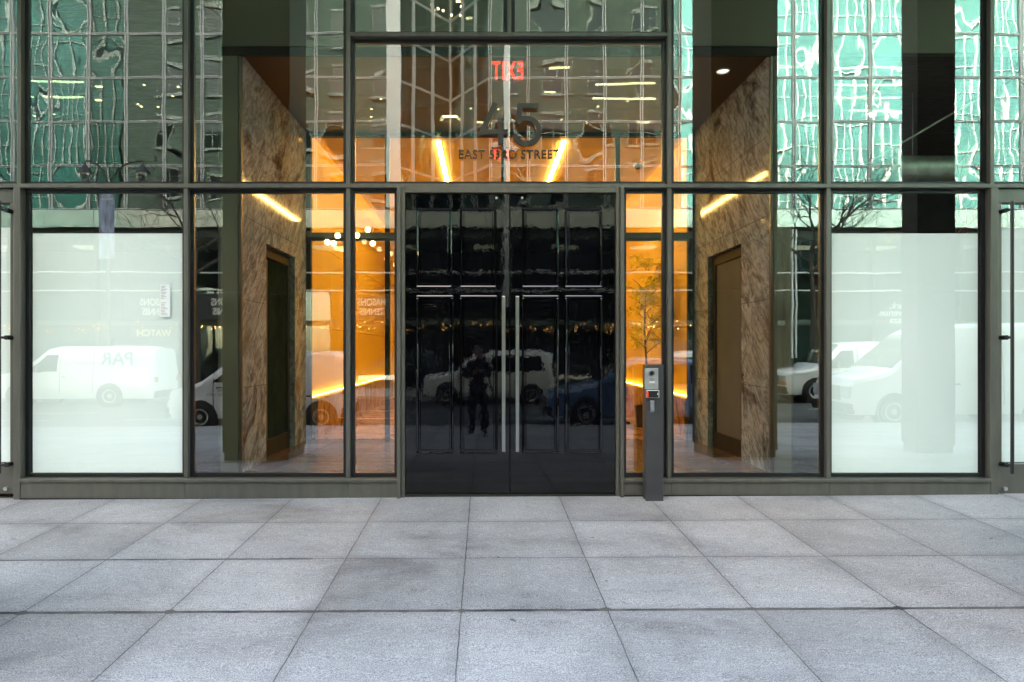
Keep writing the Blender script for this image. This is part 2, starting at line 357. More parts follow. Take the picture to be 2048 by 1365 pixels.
# ---------------------------------------------------------------- the office building
B = thing('office_building', 'glass fronted street level of an office building with olive bronze frames, filling the whole photo', 'building')
ZB, ZM, ZT = fz(956), fz(376), 6.9
def bar(x0, x1, z0, z1, name='mullion', d=.07, par=B, mat='bronze'):
    return MB().box(x0, x1, -d, .06, z0, z1).build(name, mat, par, bevel=.004)
def pane(x0, x1, z0, z1, film_z=None, par=B, filmx=None):
    g = .036
    p = MB().quad((x0, 0, z0), (x1, 0, z0), (x1, 0, z1), (x0, 0, z1)).build('glass_pane', 'glass', par)
    k = MB(); k.box(x0, x0 + g, -.016, .03, z0, z1); k.box(x1 - g, x1, -.016, .03, z0, z1)
    k.box(x0 + g, x1 - g, -.016, .03, z0, z0 + g); k.box(x0 + g, x1 - g, -.016, .03, z1 - g, z1)
    k.build('gasket', 'gasket', p)
    if film_z:
        a, b = filmx or (x0 + g + .012, x1 - g - .012)
        f = MB().box(a, b, .012, .016, z0 + g, film_z).build('privacy_film', 'film', p)
    return p
hw = .019
cols = [48, 378, 699, 1018, 1335, 1650, 1974]
X = {c: fx(c) for c in cols}
# verticals: upper run to the soffit, lower run to the base
for c in cols:
    xx = X[c]
    if c == 1018: bar(xx - hw, xx + hw, fz(77) + hw, ZT)
    else:
        bar(xx - hw, xx + hw, ZM + hw, ZT)
        if c not in (48, 1974): bar(xx - hw, xx + hw, ZB, ZM - hw)
for c in (-280, 2300): bar(fx(c) - hw, fx(c) + hw, .0, ZT)
bar(fx(-280) + hw, fx(2300) - hw, ZM - hw, ZM + hw, 'transom', .085)
bar(X[699] + hw, X[1335] - hw, fz(77) - hw, fz(77) + hw, 'transom', .085)
# jambs beside the side doors, door frame of the entrance
for a, b in ((40, 53), (1968, 1983)):
    bar(fx(a), fx(b), -.1, ZM - hw, 'door_jamb', .09)
for a, b in ((-280, 378),): pass
ups = [(-280, 48), (48, 378), (378, 699), (1335, 1650), (1650, 1974), (1974, 2300)]
for a, b in ups: pane(fx(a) + hw, fx(b) - hw, ZM + hw, ZT)
pane(X[699] + hw, X[1335] - hw, ZM + hw, fz(77) - hw)
pane(X[699] + hw, X[1018] - hw, fz(77) + hw, ZT); pane(X[1018] + hw, X[1335] - hw, fz(77) + hw, ZT)
FZ = fz(467)
pane(fx(54), X[378] - hw, ZB + .012, ZM - hw, FZ)
pane(X[378] + hw, X[699] - hw, ZB + .012, ZM - hw)
pane(X[699] + hw, fx(797), ZB + .012, ZM - hw)
pane(fx(1244), X[1335] - hw, ZB + .012, ZM - hw)
pane(X[1335] + hw, X[1650] - hw, ZB + .012, ZM - hw)
pane(X[1650] + hw, fx(1967), ZB + .012, ZM - hw, FZ)
# base of the glazing: sill, plinth panels
for a, b in ((53, 798), (1242, 1968)):
    MB().box(fx(a), fx(b), -.105, .06, ZB - .024, ZB + .010).build('sill', 'bronze', B, bevel=.005)
for a, b in ((53, 378), (378, 699), (699, 798), (1242, 1337), (1337, 1650), (1650, 1968)):
    MB().box(fx(a) + .002, fx(b) - .002, -.085, .06, -.12, ZB - .026).build('base_panel', 'bronze', B, bevel=.002)
for a, b in ((53, 798), (1242, 1968)):
    MB().box(fx(a), fx(b), -.092, -.0855, gz(fx(a), .09) - .05, gz((fx(a) + fx(b)) / 2, .09) + .006).build('sealant', 'gasket', B)
# entrance frame
for a, b in ((797, 804), (1236, 1243)): MB().box(fx(a), fx(b), -.125, .08, -.1, ZM - hw).build('door_jamb', 'bronze', B, bevel=.005)
for a, b in ((804.5, 811.5), (1229, 1235.5)): MB().box(fx(a), fx(b), -.085, .08, -.1, ZM - hw - .001).build('door_jamb', 'bronze', B, bevel=.004)
MB().box(fx(811.5), fx(1229), -.09, .08, fz(390), ZM - hw - .001).build('door_head', 'bronze', B, bevel=.004)
MB().box(fx(811.5), fx(1229), -.07, .08, -.1, .016).build('threshold', 'bronze_dark', B)
# black double doors
def leaf(x0, x1, panels, hx, name='entrance_door'):
    zt = fz(391); z0 = .022
    d = MB().box(x0, x1, -.055, .0, z0, zt).build('door', 'lacquer', B, bevel=.004)
    for (a, b, c, e_) in panels:
        xa, xb, za, zb = fx(a), fx(b), fz(e_), fz(c)
        # moulding: raised lip round a sunk field
        k = MB(); w1 = .024
        for q in ((xa, xb, zb - w1, zb), (xa, xb, za, za + w1), (xa, xa + w1, za + w1, zb - w1), (xb - w1, xb, za + w1, zb - w1)):
            k.box(q[0], q[1], -.088, -.054, q[2], q[3])
        i = .036
        k.build('panel_moulding', 'lacquer', d, bevel=.0115)
        MB().box(xa + i, xb - i, -.066, -.054, za + i, zb - i).build('panel_field', 'lacquer', d, bevel=.007)
    h = MB().box(hx - .016, hx + .016, -.135, -.115, fz(900), fz(595))
    for zz in (fz(880), fz(615)): h.cyl((hx, -.117, zz), (hx, -.052, zz), .010, 12)
    h.build('handle', 'steel', d, bevel=.003)
    s = MB(); s.lathe([(.0, -.0605), (.010, -.0605), (.012, -.057), (.012, -.054)], (hx + (-.085 if hx < .24 else .03) + .02, 0, fz(399)), 16, 'y'); s.build('door_sensor', 'steel2', d)
MB().box(fx(1018.6) - .02, fx(1019.8) + .02, .002, .02, .03, fz(392)).build('astragal', 'black', B)
MB().box(fx(811), fx(1230), .004, .022, -.05, .06).build('bottom_seal', 'black', B)
leaf(fx(812), fx(1018.6), [(834, 905, 419, 578), (920, 993, 419, 578), (834, 908, 592, 906), (920, 995, 592, 906)], fx(1006.5))
leaf(fx(1019.8), fx(1228), [(1043, 1116, 419, 578), (1128, 1202, 419, 578), (1043, 1116, 592, 906), (1128, 1202, 592, 906)], fx(1033.5))
# glass side doors with film at both ends of the picture
def side_door(xa, xb, hxx, top=382):
    zt = ZM - hw - .004; d = MB()
    d.box(xa, xb, -.05, .03, zt - .13, zt); d.box(xa, xb, -.05, .03, .02, .30)
    d.box(xa, xa + .05, -.05, .03, .30, zt - .13); d.box(xb - .05, xb, -.05, .03, .30, zt - .13)
    o = d.build('door', 'bronze', B, bevel=.004)
    MB().quad((xa + .05, 0, .30), (xb - .05, 0, .30), (xb - .05, 0, zt - .13), (xa + .05, 0, zt - .13)).build('glass_pane', 'glass', o)
    MB().box(xa + .06, xb - .06, .012, .016, .31, fz(455)).build('privacy_film', 'film', o)
    h = MB().cyl((hxx, -.15, fz(942)), (hxx, -.15, fz(410)), .0155, 16)
    for py in (426, 676, 926):
        h.cyl((hxx, -.15, fz(py)), (hxx + (.045 if hxx < 0 else -.03), -.11, fz(py)), .012, 12)
        h.cyl((hxx + (.045 if hxx < 0 else -.03), -.125, fz(py)), (hxx + (.045 if hxx < 0 else -.03), -.048, fz(py)), .022, 14)
    h.build('handle', 'black', o, smooth=True)
    MB().cyl((hxx, -.075, .07), (hxx, -.048, .07), .018, 14).build('lock', 'steel2', o, smooth=True)
side_door(fx(-170), fx(38), fx(21)); side_door(fx(1985), fx(2190), fx(2000))
# ---- inside: vestibule, lobby, side rooms (parts of the building)
VX0, VX1, VY0, VY1, ZC = -2.73, 3.20, 1.2, 3.95, 4.70
def part(name, mat, *boxes, par=B, bevel=0):
    m = MB()
    for b in boxes: m.box(*b)
    return m.build(name, mat, par, bevel=bevel)
part('interior_floor', 'floor_in', (-14, 14, .09, 20, -.2, 0.0))
part('vestibule_ceiling', 'ceil', (VX0 - .2, VX1 + .2, VY0, VY1, ZC, ZC + .1))
part('portal_fascia', 'olive', (-2.96, 3.43, VY0 - .06, VY0 - .001, ZC + .08, 6.9))
part('portal_fascia_edge', 'bronze_dark', (-2.96, 3.43, VY0 - .04, VY0 - .0015, ZC - .02, ZC + .078))
# marble walls with a door opening each
def marble_wall(xin, s, jamb):
    xo = xin + s * .22; a, b = min(xin, xo), max(xin, xo)
    w_ = MB(); oy0, oy1, oz = 2.02, 3.32, 2.71
    w_.box(a, b, VY0, oy0, 0, ZC); w_.box(a, b, oy1, VY1, 0, ZC); w_.box(a, b, oy0, oy1, oz, ZC)
    w_.build('marble_wall', 'marble', B)
    # hairline joints between the slabs
    e1 = xin - s * .0015
    for z in (.95, 1.95, 2.9, 3.8):
        for ya, yb in (((VY0 + .04, oy0) if z < oz else (VY0 + .04, VY1)), (oy1, VY1)):
            if z > oz and ya == oy1: continue
            MB().box(min(xin, e1), max(xin, e1), ya, yb, z - .003, z + .003).build('marble_joint', 'bronze_dark', B)
    # bronze corner trim catching the lobby light, olive pier behind it
    part('corner_trim', 'bronze', (min(xin, xin + s * .035), max(xin, xin + s * .035), VY0 - .045, VY0 - .003, 0, ZC - .03))
    p0, p1 = xin + s * .037, xin + s * .23
    part('pier', 'olive', (min(p0, p1), max(p0, p1), VY0 - .06, VY0 - .003, 0, ZC - .03))
    # recessed opening: green marble reveal, dark metal frame, panelled door
    r = MB(); xr = xin + s * .75
    r.box(min(xin + s * .002, xr), max(xin + s * .002, xr), oy1 - .02, oy1 + .0, 0, oz)
    r.build('door_reveal', 'marble_g', B)
    f = MB(); f.box(min(xin + s * .24, xr), max(xin + s * .24, xr), oy0, oy1, oz - .08, oz + .02); f.box(min(xr, xr + s * .05), max(xr, xr + s * .05), oy0 - .5, oy1 + .1, 0, oz)
    f.build('door_recess', 'bronze_dark', B)
    fr = MB(); k0, k1 = min(xin + s * .06, xin + s * .12), max(xin + s * .06, xin + s * .12)
    fr.box(k0, k1, oy0 + .002, oy0 + .10, 0, oz - .01); fr.box(k0, k1, oy1 - .16, oy1 - .06, 0, oz - .01); fr.box(k0, k1, oy0 + .10, oy1 - .16, oz - .14, oz - .01); fr.box(k0, k1, oy0 + .10, oy1 - .16, 0, .22)
    d = fr.build('door', 'bronze_dark', B, bevel=.004)
    MB().box(k0 + .02, k1 - .02, oy0 + .10, oy1 - .16, .22, oz - .14).build('door_panel', jamb, d)
    MB().box(k0 - s * .05 if s > 0 else k1, k0 if s > 0 else k1 + .05, oy0 + .05, oy0 + .075, .25, oz - .2).build('handle', 'bronze', d)
marble_wall(VX0, -1, 'door_green'); marble_wall(VX1, 1, 'door_beige')
# inner glazed partition
PY = VY1
mx_ = [at(p, 0, 6.5 + PY)[0] for p in (618, 775, 1007, 1235, 1380)]
for x in mx_: part('inner_mullion', 'bronze_dark', (x - .035, x + .035, PY - .03, PY + .06, 0, ZC - .06))
part('inner_transom', 'bronze_dark', (mx_[0] + .036, mx_[4] - .036, PY - .028, PY + .055, 3.05, 3.17))
part('inner_head', 'bronze_dark', (VX0, VX1, PY - .029, PY + .06, ZC - .058, ZC + .05))
for a, b in zip(mx_[:-1], mx_[1:]):
    MB().quad((a + .035, PY, .02), (b - .035, PY, .02), (b - .035, PY, 3.05), (a + .035, PY, 3.05)).build('inner_glass', 'glass_in', B)
part('inner_jamb', 'bronze_dark', (VX0 + .0, mx_[0] - .036, PY - .01, PY + .05, 0, ZC - .06))
part('inner_jamb', 'bronze_dark', (mx_[4] + .036, VX1, PY - .01, PY + .05, 0, ZC - .06))
# lobby
LX0, LX1, LY1, LZ = -2.62, 3.12, 13.0, 4.64
part('lobby_floor', 'marble_o', (LX0, LX1, PY + .07, LY1, 0, .012))
for xa_, xb_ in ((LX0 - .3, LX0 - .2), (LX1 + .2, LX1 + .3)):
    m = MB(); y_ = PY + .07
    while y_ < LY1:
        for za, zb in ((0, 1.75), (1.758, 3.15), (3.158, LZ + .25)): m.box(xa_, xb_, y_ + .003, min(LY1, y_ + 1.15) - .003, za, zb)
        y_ += 1.15
    m.build('lobby_wall', 'wood', B)
    c_ = xa_ if xa_ < 0 else xb_; MB().box(c_ - .04, c_ - .002, PY + .07, LY1 + .1, 0, LZ + .25).build('wall_backing', 'ceil', B) if xa_ < 0 else MB().box(c_ + .002, c_ + .04, PY + .07, LY1 + .1, 0, LZ + .25).build('wall_backing', 'ceil', B)
bw = MB()
for i in range(6):
    a = LX0 - .2 + (LX1 - LX0 + .4) * i / 6; b = LX0 - .2 + (LX1 - LX0 + .4) * (i + 1) / 6; bw.box(a + .004, b - .004, LY1, LY1 + .05, 0, 1.6); bw.box(a + .004, b - .004, LY1, LY1 + .05, 1.61, 3.2); bw.box(a + .004, b - .004, LY1, LY1 + .05, 3.21, 4.9)
bw.build('lobby_back_wall', 'wood', B)
part('lobby_back_frame', 'ceil', (LX0 - .4, LX1 + .4, LY1 + .055, LY1 + .1, 0, 4.9))
part('lobby_ceiling', 'wood_ceil', (LX0 + .10, LX1 - .10, PY + .07, LY1, LZ, LZ + .06))
part('lobby_ceiling_void', 'wood_ceil', (LX0 - .25, LX1 + .25, PY + .07, LY1, LZ + .26, LZ + .3))
for x in (LX0 + .30, LX1 - .30): part('cove_light', 'cove', (x - .03, x + .03, PY + .3, LY1 - .2, LZ + .10, LZ + .13))
# side rooms behind the film
for s, xa, xb in ((-1, -13, -2.98), (1, 3.45, 13)):
    part('room_wall', 'room', (xa, xb, 7.0, 7.1, 0, 6.9), (xa if s < 0 else xb, (xa if s < 0 else xb) + .1, .1, 7.0, 0, 6.9), (xb - .03, xb, VY0, 7.0, 0, 6.9) if s < 0 else (xa, xa + .03, VY0, 7.0, 0, 6.9))
    part('room_soffit', 'olive', (xa, xb, 1.6, 1.7, 4.9, 6.9)) if s > 0 else None
    part('room_ceiling', 'room_ceil', (xa, xb, 1.7 if s > 0 else .1, 7.0, 5.1, 5.2))
# overhang of the tower above the entrance, and the tower front it carries
part('overhang_soffit', 'olive', (-50, 60, -3.68, .09, 7.4, 7.6))
part('upper_storeys', 'stone', (-28, 14, -3.68, 15, 7.602, 46))
wf = MB(); wf.box(-.85, .85, -.05, .05, -.14, 0); wf.box(-.95, .95, -.12, .05, 2.25, 2.5); wf.box(-1.0, 1.0, -.16, .05, -.26, -.14)
for x in (-.85, -.03, .79): wf.box(x, x + .06, -.03, .04, .001, 2.249)
wf.box(-.79, .79, -.025, .035, 1.1, 1.16)
wins = []
w0 = wf.build('window', 'kerb', B)
wp = MB().box(-.79, .79, .0, .02, .01, 2.24).build('pane', 'carglass', w0)
n = 0
for i in range(12):
    for j in range(8):
        if n == 0: o = w0
        else:
            o = w0.copy(); C.objects.link(o); o.parent = B; q = wp.copy(); C.objects.link(q); q.parent = o
        o.location = (12 - i * 3.3, -3.70, 13.0 + j * 4.1); n += 1
part('upper_front', 'bronze', (-45, 14, -.02, .08, 6.93, 7.39))
# neighbour: pale glass tower in the sun
T = thing('glass_tower', 'sunlit teal glass tower with white mullions, seen only doubly mirrored at the right', 'building', (37, -3.68, 0))
MB().box(-22.9, 25, .0, 16, 7.6, 46).build('wall', 'teal', T); MB().box(-22.9, 25, 3.8, 16, 0, 7.39).build('lower_wall', 'teal', T)
g = MB()
x = -22.9
while x < 25: g.box(x, x + .12, -.10, .0, 7.6, 46); x += .75
z = 9
while z < 46: g.box(-22.9, 25, -.08, -.001, z, z + (.22 if int(z) % 4 == 0 else .06)); z += 2.0
g.build('mullions', 'white', T)

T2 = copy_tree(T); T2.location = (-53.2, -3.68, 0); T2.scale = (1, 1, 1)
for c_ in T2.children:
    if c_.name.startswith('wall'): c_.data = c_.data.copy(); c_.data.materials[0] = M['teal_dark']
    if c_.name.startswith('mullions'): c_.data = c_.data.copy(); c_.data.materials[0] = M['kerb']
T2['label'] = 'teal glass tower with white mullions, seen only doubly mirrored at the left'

# ---------------------------------------------------------------- pillars of the arcade
def pillar(x0, x1, Y0, Y1, label):
    cx, cyy = (x0 + x1) / 2, -(Y0 + Y1) / 2; hx_, hy_ = (x1 - x0) / 2, (Y1 - Y0) / 2
    o = thing('pillar', label, 'pillar', (cx, cyy, gz(cx, (Y0 + Y1) / 2)), 0, 'square pillars carrying the overhang')
    m = MB(); zt = 7.395 - o.location.z
    m.box(-hx_, hx_, -hy_, hy_, .12, 2.3); m.box(-hx_, hx_, -hy_, hy_, 2.31, 4.6); m.box(-hx_, hx_, -hy_, hy_, 4.61, zt)
    m.build('cladding', 'bronze_dark', o, bevel=.006); MB().box(-hx_ + .02, hx_ - .02, -hy_ + .02, hy_ - .02, -.1, .119).build('plinth', 'black', o)
pillar(-3.59, -2.67, 2.83, 3.68, 'dark bronze pillar mirrored across the marble wall left of the doors')
pillar(3.09, 4.0, 2.83, 3.68, 'dark bronze pillar mirrored across the marble wall right of the doors')
pillar(6.21, 6.75, 3.3, 3.68, 'slim dark pillar mirrored over the right frosted window')

# ---------------------------------------------------------------- sign 45 EAST 53RD STREET
sg = thing('address_sign', 'raised bronze address lettering 45 East 53rd Street on the glass above the doors', 'sign', (fx(1018), 0, fz(320)))
def q(cx, cy2): return (fx(600 + cx / 2.56) - fx(1018), fz(cy2 / 2.56) - fz(320))
four = MB(); wd = .052
four.stroke([q(1001, 539), q(932, 686), q(1064, 686)], wd, -.055, -.025); four.stroke([q(1027, 618), q(1027, 750)], wd, -.0552, -.0248)
M['sign'] = pm('bronze letter face', (.020, .019, .014), .45, .1, .12, 10)
four.build('numeral', 'sign', sg, bevel=.002)
arc = []
cx_, cyy_, rr = 1157, 681, 64
for k in range(25):
    a = R(222 - k * (222 + 155) / 24); arc.append(q(cx_ + rr * math.cos(a) * .98, cyy_ - rr * math.sin(a) * .98))
a0 = [q(1218, 553), q(1126, 553), q(1116, 640)]
five = MB().stroke(a0, wd, -.055, -.025)
arc = [q(1112, 641)] + [q(cx_ + rr * math.cos(R(t)), cyy_ - rr * math.sin(R(t))) for t in range(125, -166, -12)]
five.stroke(arc, wd, -.0552, -.0248); five.build('numeral', 'sign', sg, bevel=.002)
text('lettering', 'EAST 53RD STREET', .117, (0, -.03, .002), (R(90), 0, 0), 'sign', sg, .010, 'CENTER', .93, 1.06, .0008)

# ---------------------------------------------------------------- intercom post
px0, px1 = 1285, 1319
pd_ = 6.5 - .12
xa = (px0 - 970) / 1365 * 6.38; xb = (px1 - 970) / 1365 * 6.38
ip = thing('intercom_post', 'charcoal metal intercom post standing on the pavement right of the black doors', 'intercom post', ((xa + xb) / 2, -.19, gz(1.5, .19) - .01))
hwp = (xb - xa) / 2; hp = mirz(730, 0) * 0 + (1.38 + (700 - 730) / 1365 * 6.24) - ip.location.z
m = MB(); m.box(-hwp, hwp, -.07, .07, 0, hp); m.build('post', 'post', ip, bevel=.004)
def pz(py): return 1.38 + (700 - py) / 1365 * 6.24 - ip.location.z
def pxx(px): return (px - 970) / 1365 * 6.24 - ip.location.x
def plate(a, b, c, d, y0, y1): return MB().box(pxx(a), pxx(b), y0, y1, pz(d), pz(c))
pl = plate(1289, 1316, 737, 779, -.078, -.0702).build('intercom_panel', 'steel2', ip, bevel=.002)
k = MB(); k.lathe([(.0, -.092), (.012, -.092), (.016, -.088), (.018, -.0785)], (pxx(1303), 0, pz(747)), 20, 'y'); k.build('camera_lens', 'black', pl, smooth=True)
k = MB(); k.lathe([(.020, -.0782), (.028, -.084), (.031, -.0782)], (pxx(1303), 0, pz(747)), 24, 'y'); k.build('lens_ring', 'steel', pl, smooth=True)
k = MB()
for i in range(5):
    for j in range(3): k.box(pxx(1299) + i * .0075, pxx(1299) + i * .0075 + .004, -.0792, -.0785, pz(758) - j * .009, pz(758) - j * .009 + .004)
k.build('speaker_grille', 'black', pl)
plate(1298, 1309, 763, 766, -.0795, -.0783).build('name_plate', 'letter', pl)
MB().cyl((pxx(1307), -.0785, pz(770)), (pxx(1307), -.085, pz(770)), .008, 14).build('call_button', 'steel', pl)
k = MB()
for a in (1292, 1313):
    for b in (740, 776): k.cyl((pxx(a), -.0785, pz(b)), (pxx(a), -.0805, pz(b)), .004, 8)
k.build('screws', 'steel', pl)
rd = plate(1291, 1317, 780.5, 796, -.098, -.0702).build('card_reader', 'steel2', ip, bevel=.004)
plate(1292, 1315.5, 781.5, 795, -.1005, -.0985).build('reader_face', 'black', rd, bevel=.002)
plate(1292.5, 1294.5, 782.5, 794.5, -.1025, -.1008).build('indicator_light', 'redled', rd)
plate(1313, 1314.6, 786, 790, -.1025, -.1008).build('status_mark', 'letter', rd)
kp = plate(1299.5, 1308.5, 802, 825, -.080, -.0702).build('key_switch', 'steel', ip, bevel=.003)
plate(1302, 1306, 806, 821, -.083, -.0805).build('key_window', 'grey_letter', kp)
# paper notice on the frosted window
nz0, nz1 = fz(634), fz(570)
pn = thing('paper_notice', 'white paper permit notice taped to the left frosted window', 'notice', (fx(331), -.009, (nz0 + nz1) / 2))
for i, (a, b) in enumerate(((570, 600), (601, 634))):
    MB().box(-.047, .047, -.001 - i * .0005, 0, fz(b) - pn.location.z, fz(a) - pn.location.z).build('sheet', 'paper', pn)
k = MB()
for i in range(20):
    z = fz(573 + i * 3) - pn.location.z
    if 9 <= i <= 10: continue
    k.box(-.036, -.036 + random.uniform(.03, .07), -.0032, -.002, z - .003, z)
k.build('print_lines', 'ink', pn)

# ---------------------------------------------------------------- lobby things
for i, (pa, pb) in enumerate(((875, 893), (1130, 1095))):
    xx = at(pa, 0, 10.5)[0]
    o = thing('ceiling_light', ('left' if i == 0 else 'right') + ' one of the two glowing linear lights in the orange lobby ceiling', 'ceiling light', (xx, 4.15, LZ), 0, 'linear lights in the lobby ceiling')
    MB().box(-.036, .036, 0, 6.5, -.02, -.004).build('diffuser', 'strip', o)
    MB().box(-.055, .055, -.01, 6.51, -.004, -.001).build('frame', 'bronze_dark', o)
for s, x, lab in ((1, LX0, 'left'), (-1, LX1, 'right')):
    o = thing('marble_bench', 'amber marble wall bench with glowing back edge along the ' + lab + ' lobby wall', 'bench', (x, PY + .15, .012), 0, 'marble benches in the lobby')
    a, b = sorted((s * -.198, s * .04)); MB().box(a, b, -.07, 8.6, 0, .61).build('block', 'marble_o', o)
    a, b = sorted((s * -.19, s * -.14)); MB().box(a, b, -.05, 8.5, .612, .622).build('light_strip', 'cove', o)
# exit sign, mirrored from the street because it faces inwards
ex = thing('exit_sign', 'clear hanging exit sign with red letters, seen from behind above the doors', 'exit sign', (at(1016, 0, 7.78)[0], 1.28, ZC))
MB().box(-.20, .20, -.03, .03, -.035, 0).build('housing', 'bronze_dark', ex)
MB().box(-.18, .18, -.003, .003, -.26, -.036).build('panel', 'acrylic', ex)
text('lettering', 'EXIT', .30, (.0, .006, -.235), (R(90), 0, R(180)), 'exit', ex, .002, 'CENTER', .50, 1.22, .004)
# second exit sign deeper in the lobby
ex2 = copy_tree(ex); ex2.location = (at(1003, 0, 11)[0], 4.5, LZ); ex2.scale = (.8, 1, .8); ex2['label'] = 'smaller dim red exit sign inside the orange lobby behind the numerals'
dl = thing('downlight', 'pale round downlight in the dark ceiling above the right marble wall', 'downlight', (2.83, 1.2 + .42, ZC))
k = MB(); k.lathe([(.0, -.012), (.055, -.012), (.065, -.004), (.066, -.001)], n=24); k.build('lens', 'down', dl, smooth=True); k = MB(); k.lathe([(.066, -.001), (.075, -.014), (.080, -.001)], n=24); k.build('rim', 'white', dl, smooth=True)
cd = thing('dome_camera', 'small dark dome camera on the lobby ceiling right of the linear lights', 'camera', (at(1285, 310, 11.6)[0], 5.4, LZ))
k = MB(); k.lathe([(.10, 0), (.10, -.03), (.085, -.05)], n=20); k.build('housing', 'white', cd, smooth=True); k = MB(); k.lathe([(.07, -.05), (.065, -.085), (.04, -.11), (0.0, -.12)], n=20); k.build('dome', 'black', cd, smooth=True)
# lounge chair with swivel base
ch = thing('swivel_chair', 'orange leather swivel chair in the lobby, partly behind the intercom post', 'chair', (2.32, 6.0, .012), R(60))
k = MB(); 
for a in range(5): k.tube([(0, 0, .10), (.30 * math.cos(a * 1.2566), .30 * math.sin(a * 1.2566), .06)], [.025, .016], 8)
k.cyl((0, 0, .08), (0, 0, .42), .03); k.build('base', 'steel', ch, smooth=True)
for a in range(5):
    MB().cyl((.30 * math.cos(a * 1.2566) - .012, .30 * math.sin(a * 1.2566), .03), (.30 * math.cos(a * 1.2566) + .012, .30 * math.sin(a * 1.2566), .03), .03, 12).build('caster', 'black', ch)
MB().box(-.26, .26, -.26, .26, .42, .52).build('seat', 'leather', ch, bevel=.04)
bk = MB()
for i in range(6):
    z0, z1 = .52 + i * .09, .52 + (i + 1) * .09; w0_, w1_ = .25 - .012 * i * i * .5, .25 - .012 * (i + 1) ** 2 * .5; y0 = .22 + .012 * i * i * .4; y1 = .22 + .012 * (i + 1) ** 2 * .4
    bk.add([(-w0_, y0, z0), (w0_, y0, z0), (w0_, y0 + .06, z0), (-w0_, y0 + .06, z0), (-w1_, y1, z1), (w1_, y1, z1), (w1_, y1 + .06, z1), (-w1_, y1 + .06, z1)], [(0, 1, 5, 4), (2, 3, 7, 6), (1, 2, 6, 5), (3, 0, 4, 7)] + ([(4, 5, 6, 7)] if i == 5 else []))
bk.build('backrest', 'leather', ch, smooth=True)
# potted tree in the lobby
def leaves(n, cx, cy_, cz, rx, rz, size, mb):
    for i in range(n):
        t = random.uniform(0, 6.283); u = random.uniform(-1, 1); r = random.random() ** .5
        p = Vector((cx + rx * r * math.cos(t) * math.sqrt(1 - u * u), cy_ + rx * r * math.sin(t) * math.sqrt(1 - u * u), cz + rz * u * r))
        a = Vector((random.gauss(0, 1), random.gauss(0, 1), random.gauss(0, .6))).normalized(); b = a.orthogonal().normalized(); s_ = size * random.uniform(.6, 1.3)
        mb.quad(p, p + a * s_ * .5 + b * s_ * .18, p + a * s_, p + a * s_ * .5 - b * s_ * .18)
pt = thing('potted_tree', 'slim leafy potted tree in the orange lobby behind the intercom post', 'plant', (2.85, 5.6, .012))
k = MB(); k.lathe([(.0, 0), (.16, 0), (.20, .38), (.18, .38), (.17, .34), (0, .34)], n=24); k.build('pot', 'bronze_dark', pt, smooth=True)
k = MB(); k.tube([(0, 0, .3), (.02, .01, 1.0), (-.02, .02, 1.7), (0, 0, 2.4)], [.025, .02, .016, .008])
for i in range(14):
    a = i * 2.4; z = 1.3 + i * .09; k.tube([(0, 0, z), (.18 * math.cos(a), .18 * math.sin(a), z + .15), (.3 * math.cos(a), .3 * math.sin(a), z + .22)], [.008, .006, .003], 5)
k.build('trunk', 'bark', pt, smooth=True)
k = MB()
for i in range(34): leaves(60, random.uniform(-.42, .38), random.uniform(-.35, .35), random.uniform(1.45, 2.95), .16, .14, .085, k)
k.build('crown', 'leaf', pt)
# right side room: duct, cables, lamp on the ceiling
du = thing('duct', 'pale round air duct under the dark ceiling behind the right window', 'duct', (5.9, 3.4, 4.0))
MB().tube([(-.1, 0, 0), (1.0, 0, 0)], .19, 24).build('pipe', 'duct', du, smooth=True); MB().tube([(-.26, 0, 0), (-.12, 0, 0)], .15, 20).build('collar', 'black', du, smooth=True); MB().tube([(.3, 0, .18), (.3, 0, 1.1)], .008, 6).build('hanger', 'duct', du)
cb = thing('conduit', 'thin diagonal conduit hanging under the dark ceiling behind the right window', 'conduit', (5.6, 2.6, 4.2)); MB().tube([(-.45, 0, -.3), (.95, .0, .52)], .013, 8).build('tube', 'duct', cb, smooth=True)
ca = thing('red_cables', 'loose red cables trailing from the ceiling of the right side room', 'cables', (7.3, 2.5, 3.2)); ca['kind'] = 'stuff'
k = MB()
for i in range(12):
    x0 = random.uniform(-.9, .7); pts = [(x0 + random.uniform(-.3, .3), random.uniform(-.2, .8), 1.9 - j * .45 + random.uniform(-.1, .1)) for j in range(6)]
    P = [Vector(p) for p in pts]; sm = []
    for j in range(5):
        for u in range(4): sm.append(P[j].lerp(P[j + 1], u / 4) + Vector((math.sin(u * 1.57) * .05, 0, 0)))
    k.tube(sm, .006, 5)
k.build('cable', 'red', ca)
rl = thing('work_light', 'small bright work lamp hanging in the right side room', 'lamp', (at(1745, 235, 9.5)[0], 3.0, at(1745, 235, 9.5)[1]))
k = MB(); k.lathe([(.0, .0), (.04, .01), (.055, .05), (.02, .10)], n=16); k.build('bulb', 'down', rl, smooth=True); k = MB(); k.lathe([(.02, .10), (.02, .14), (.14, .03)], n=16); k.tube([(0, 0, .14), (0, 0, 1.4)], .006, 6); k.build('shade', 'steel2', rl, smooth=True)

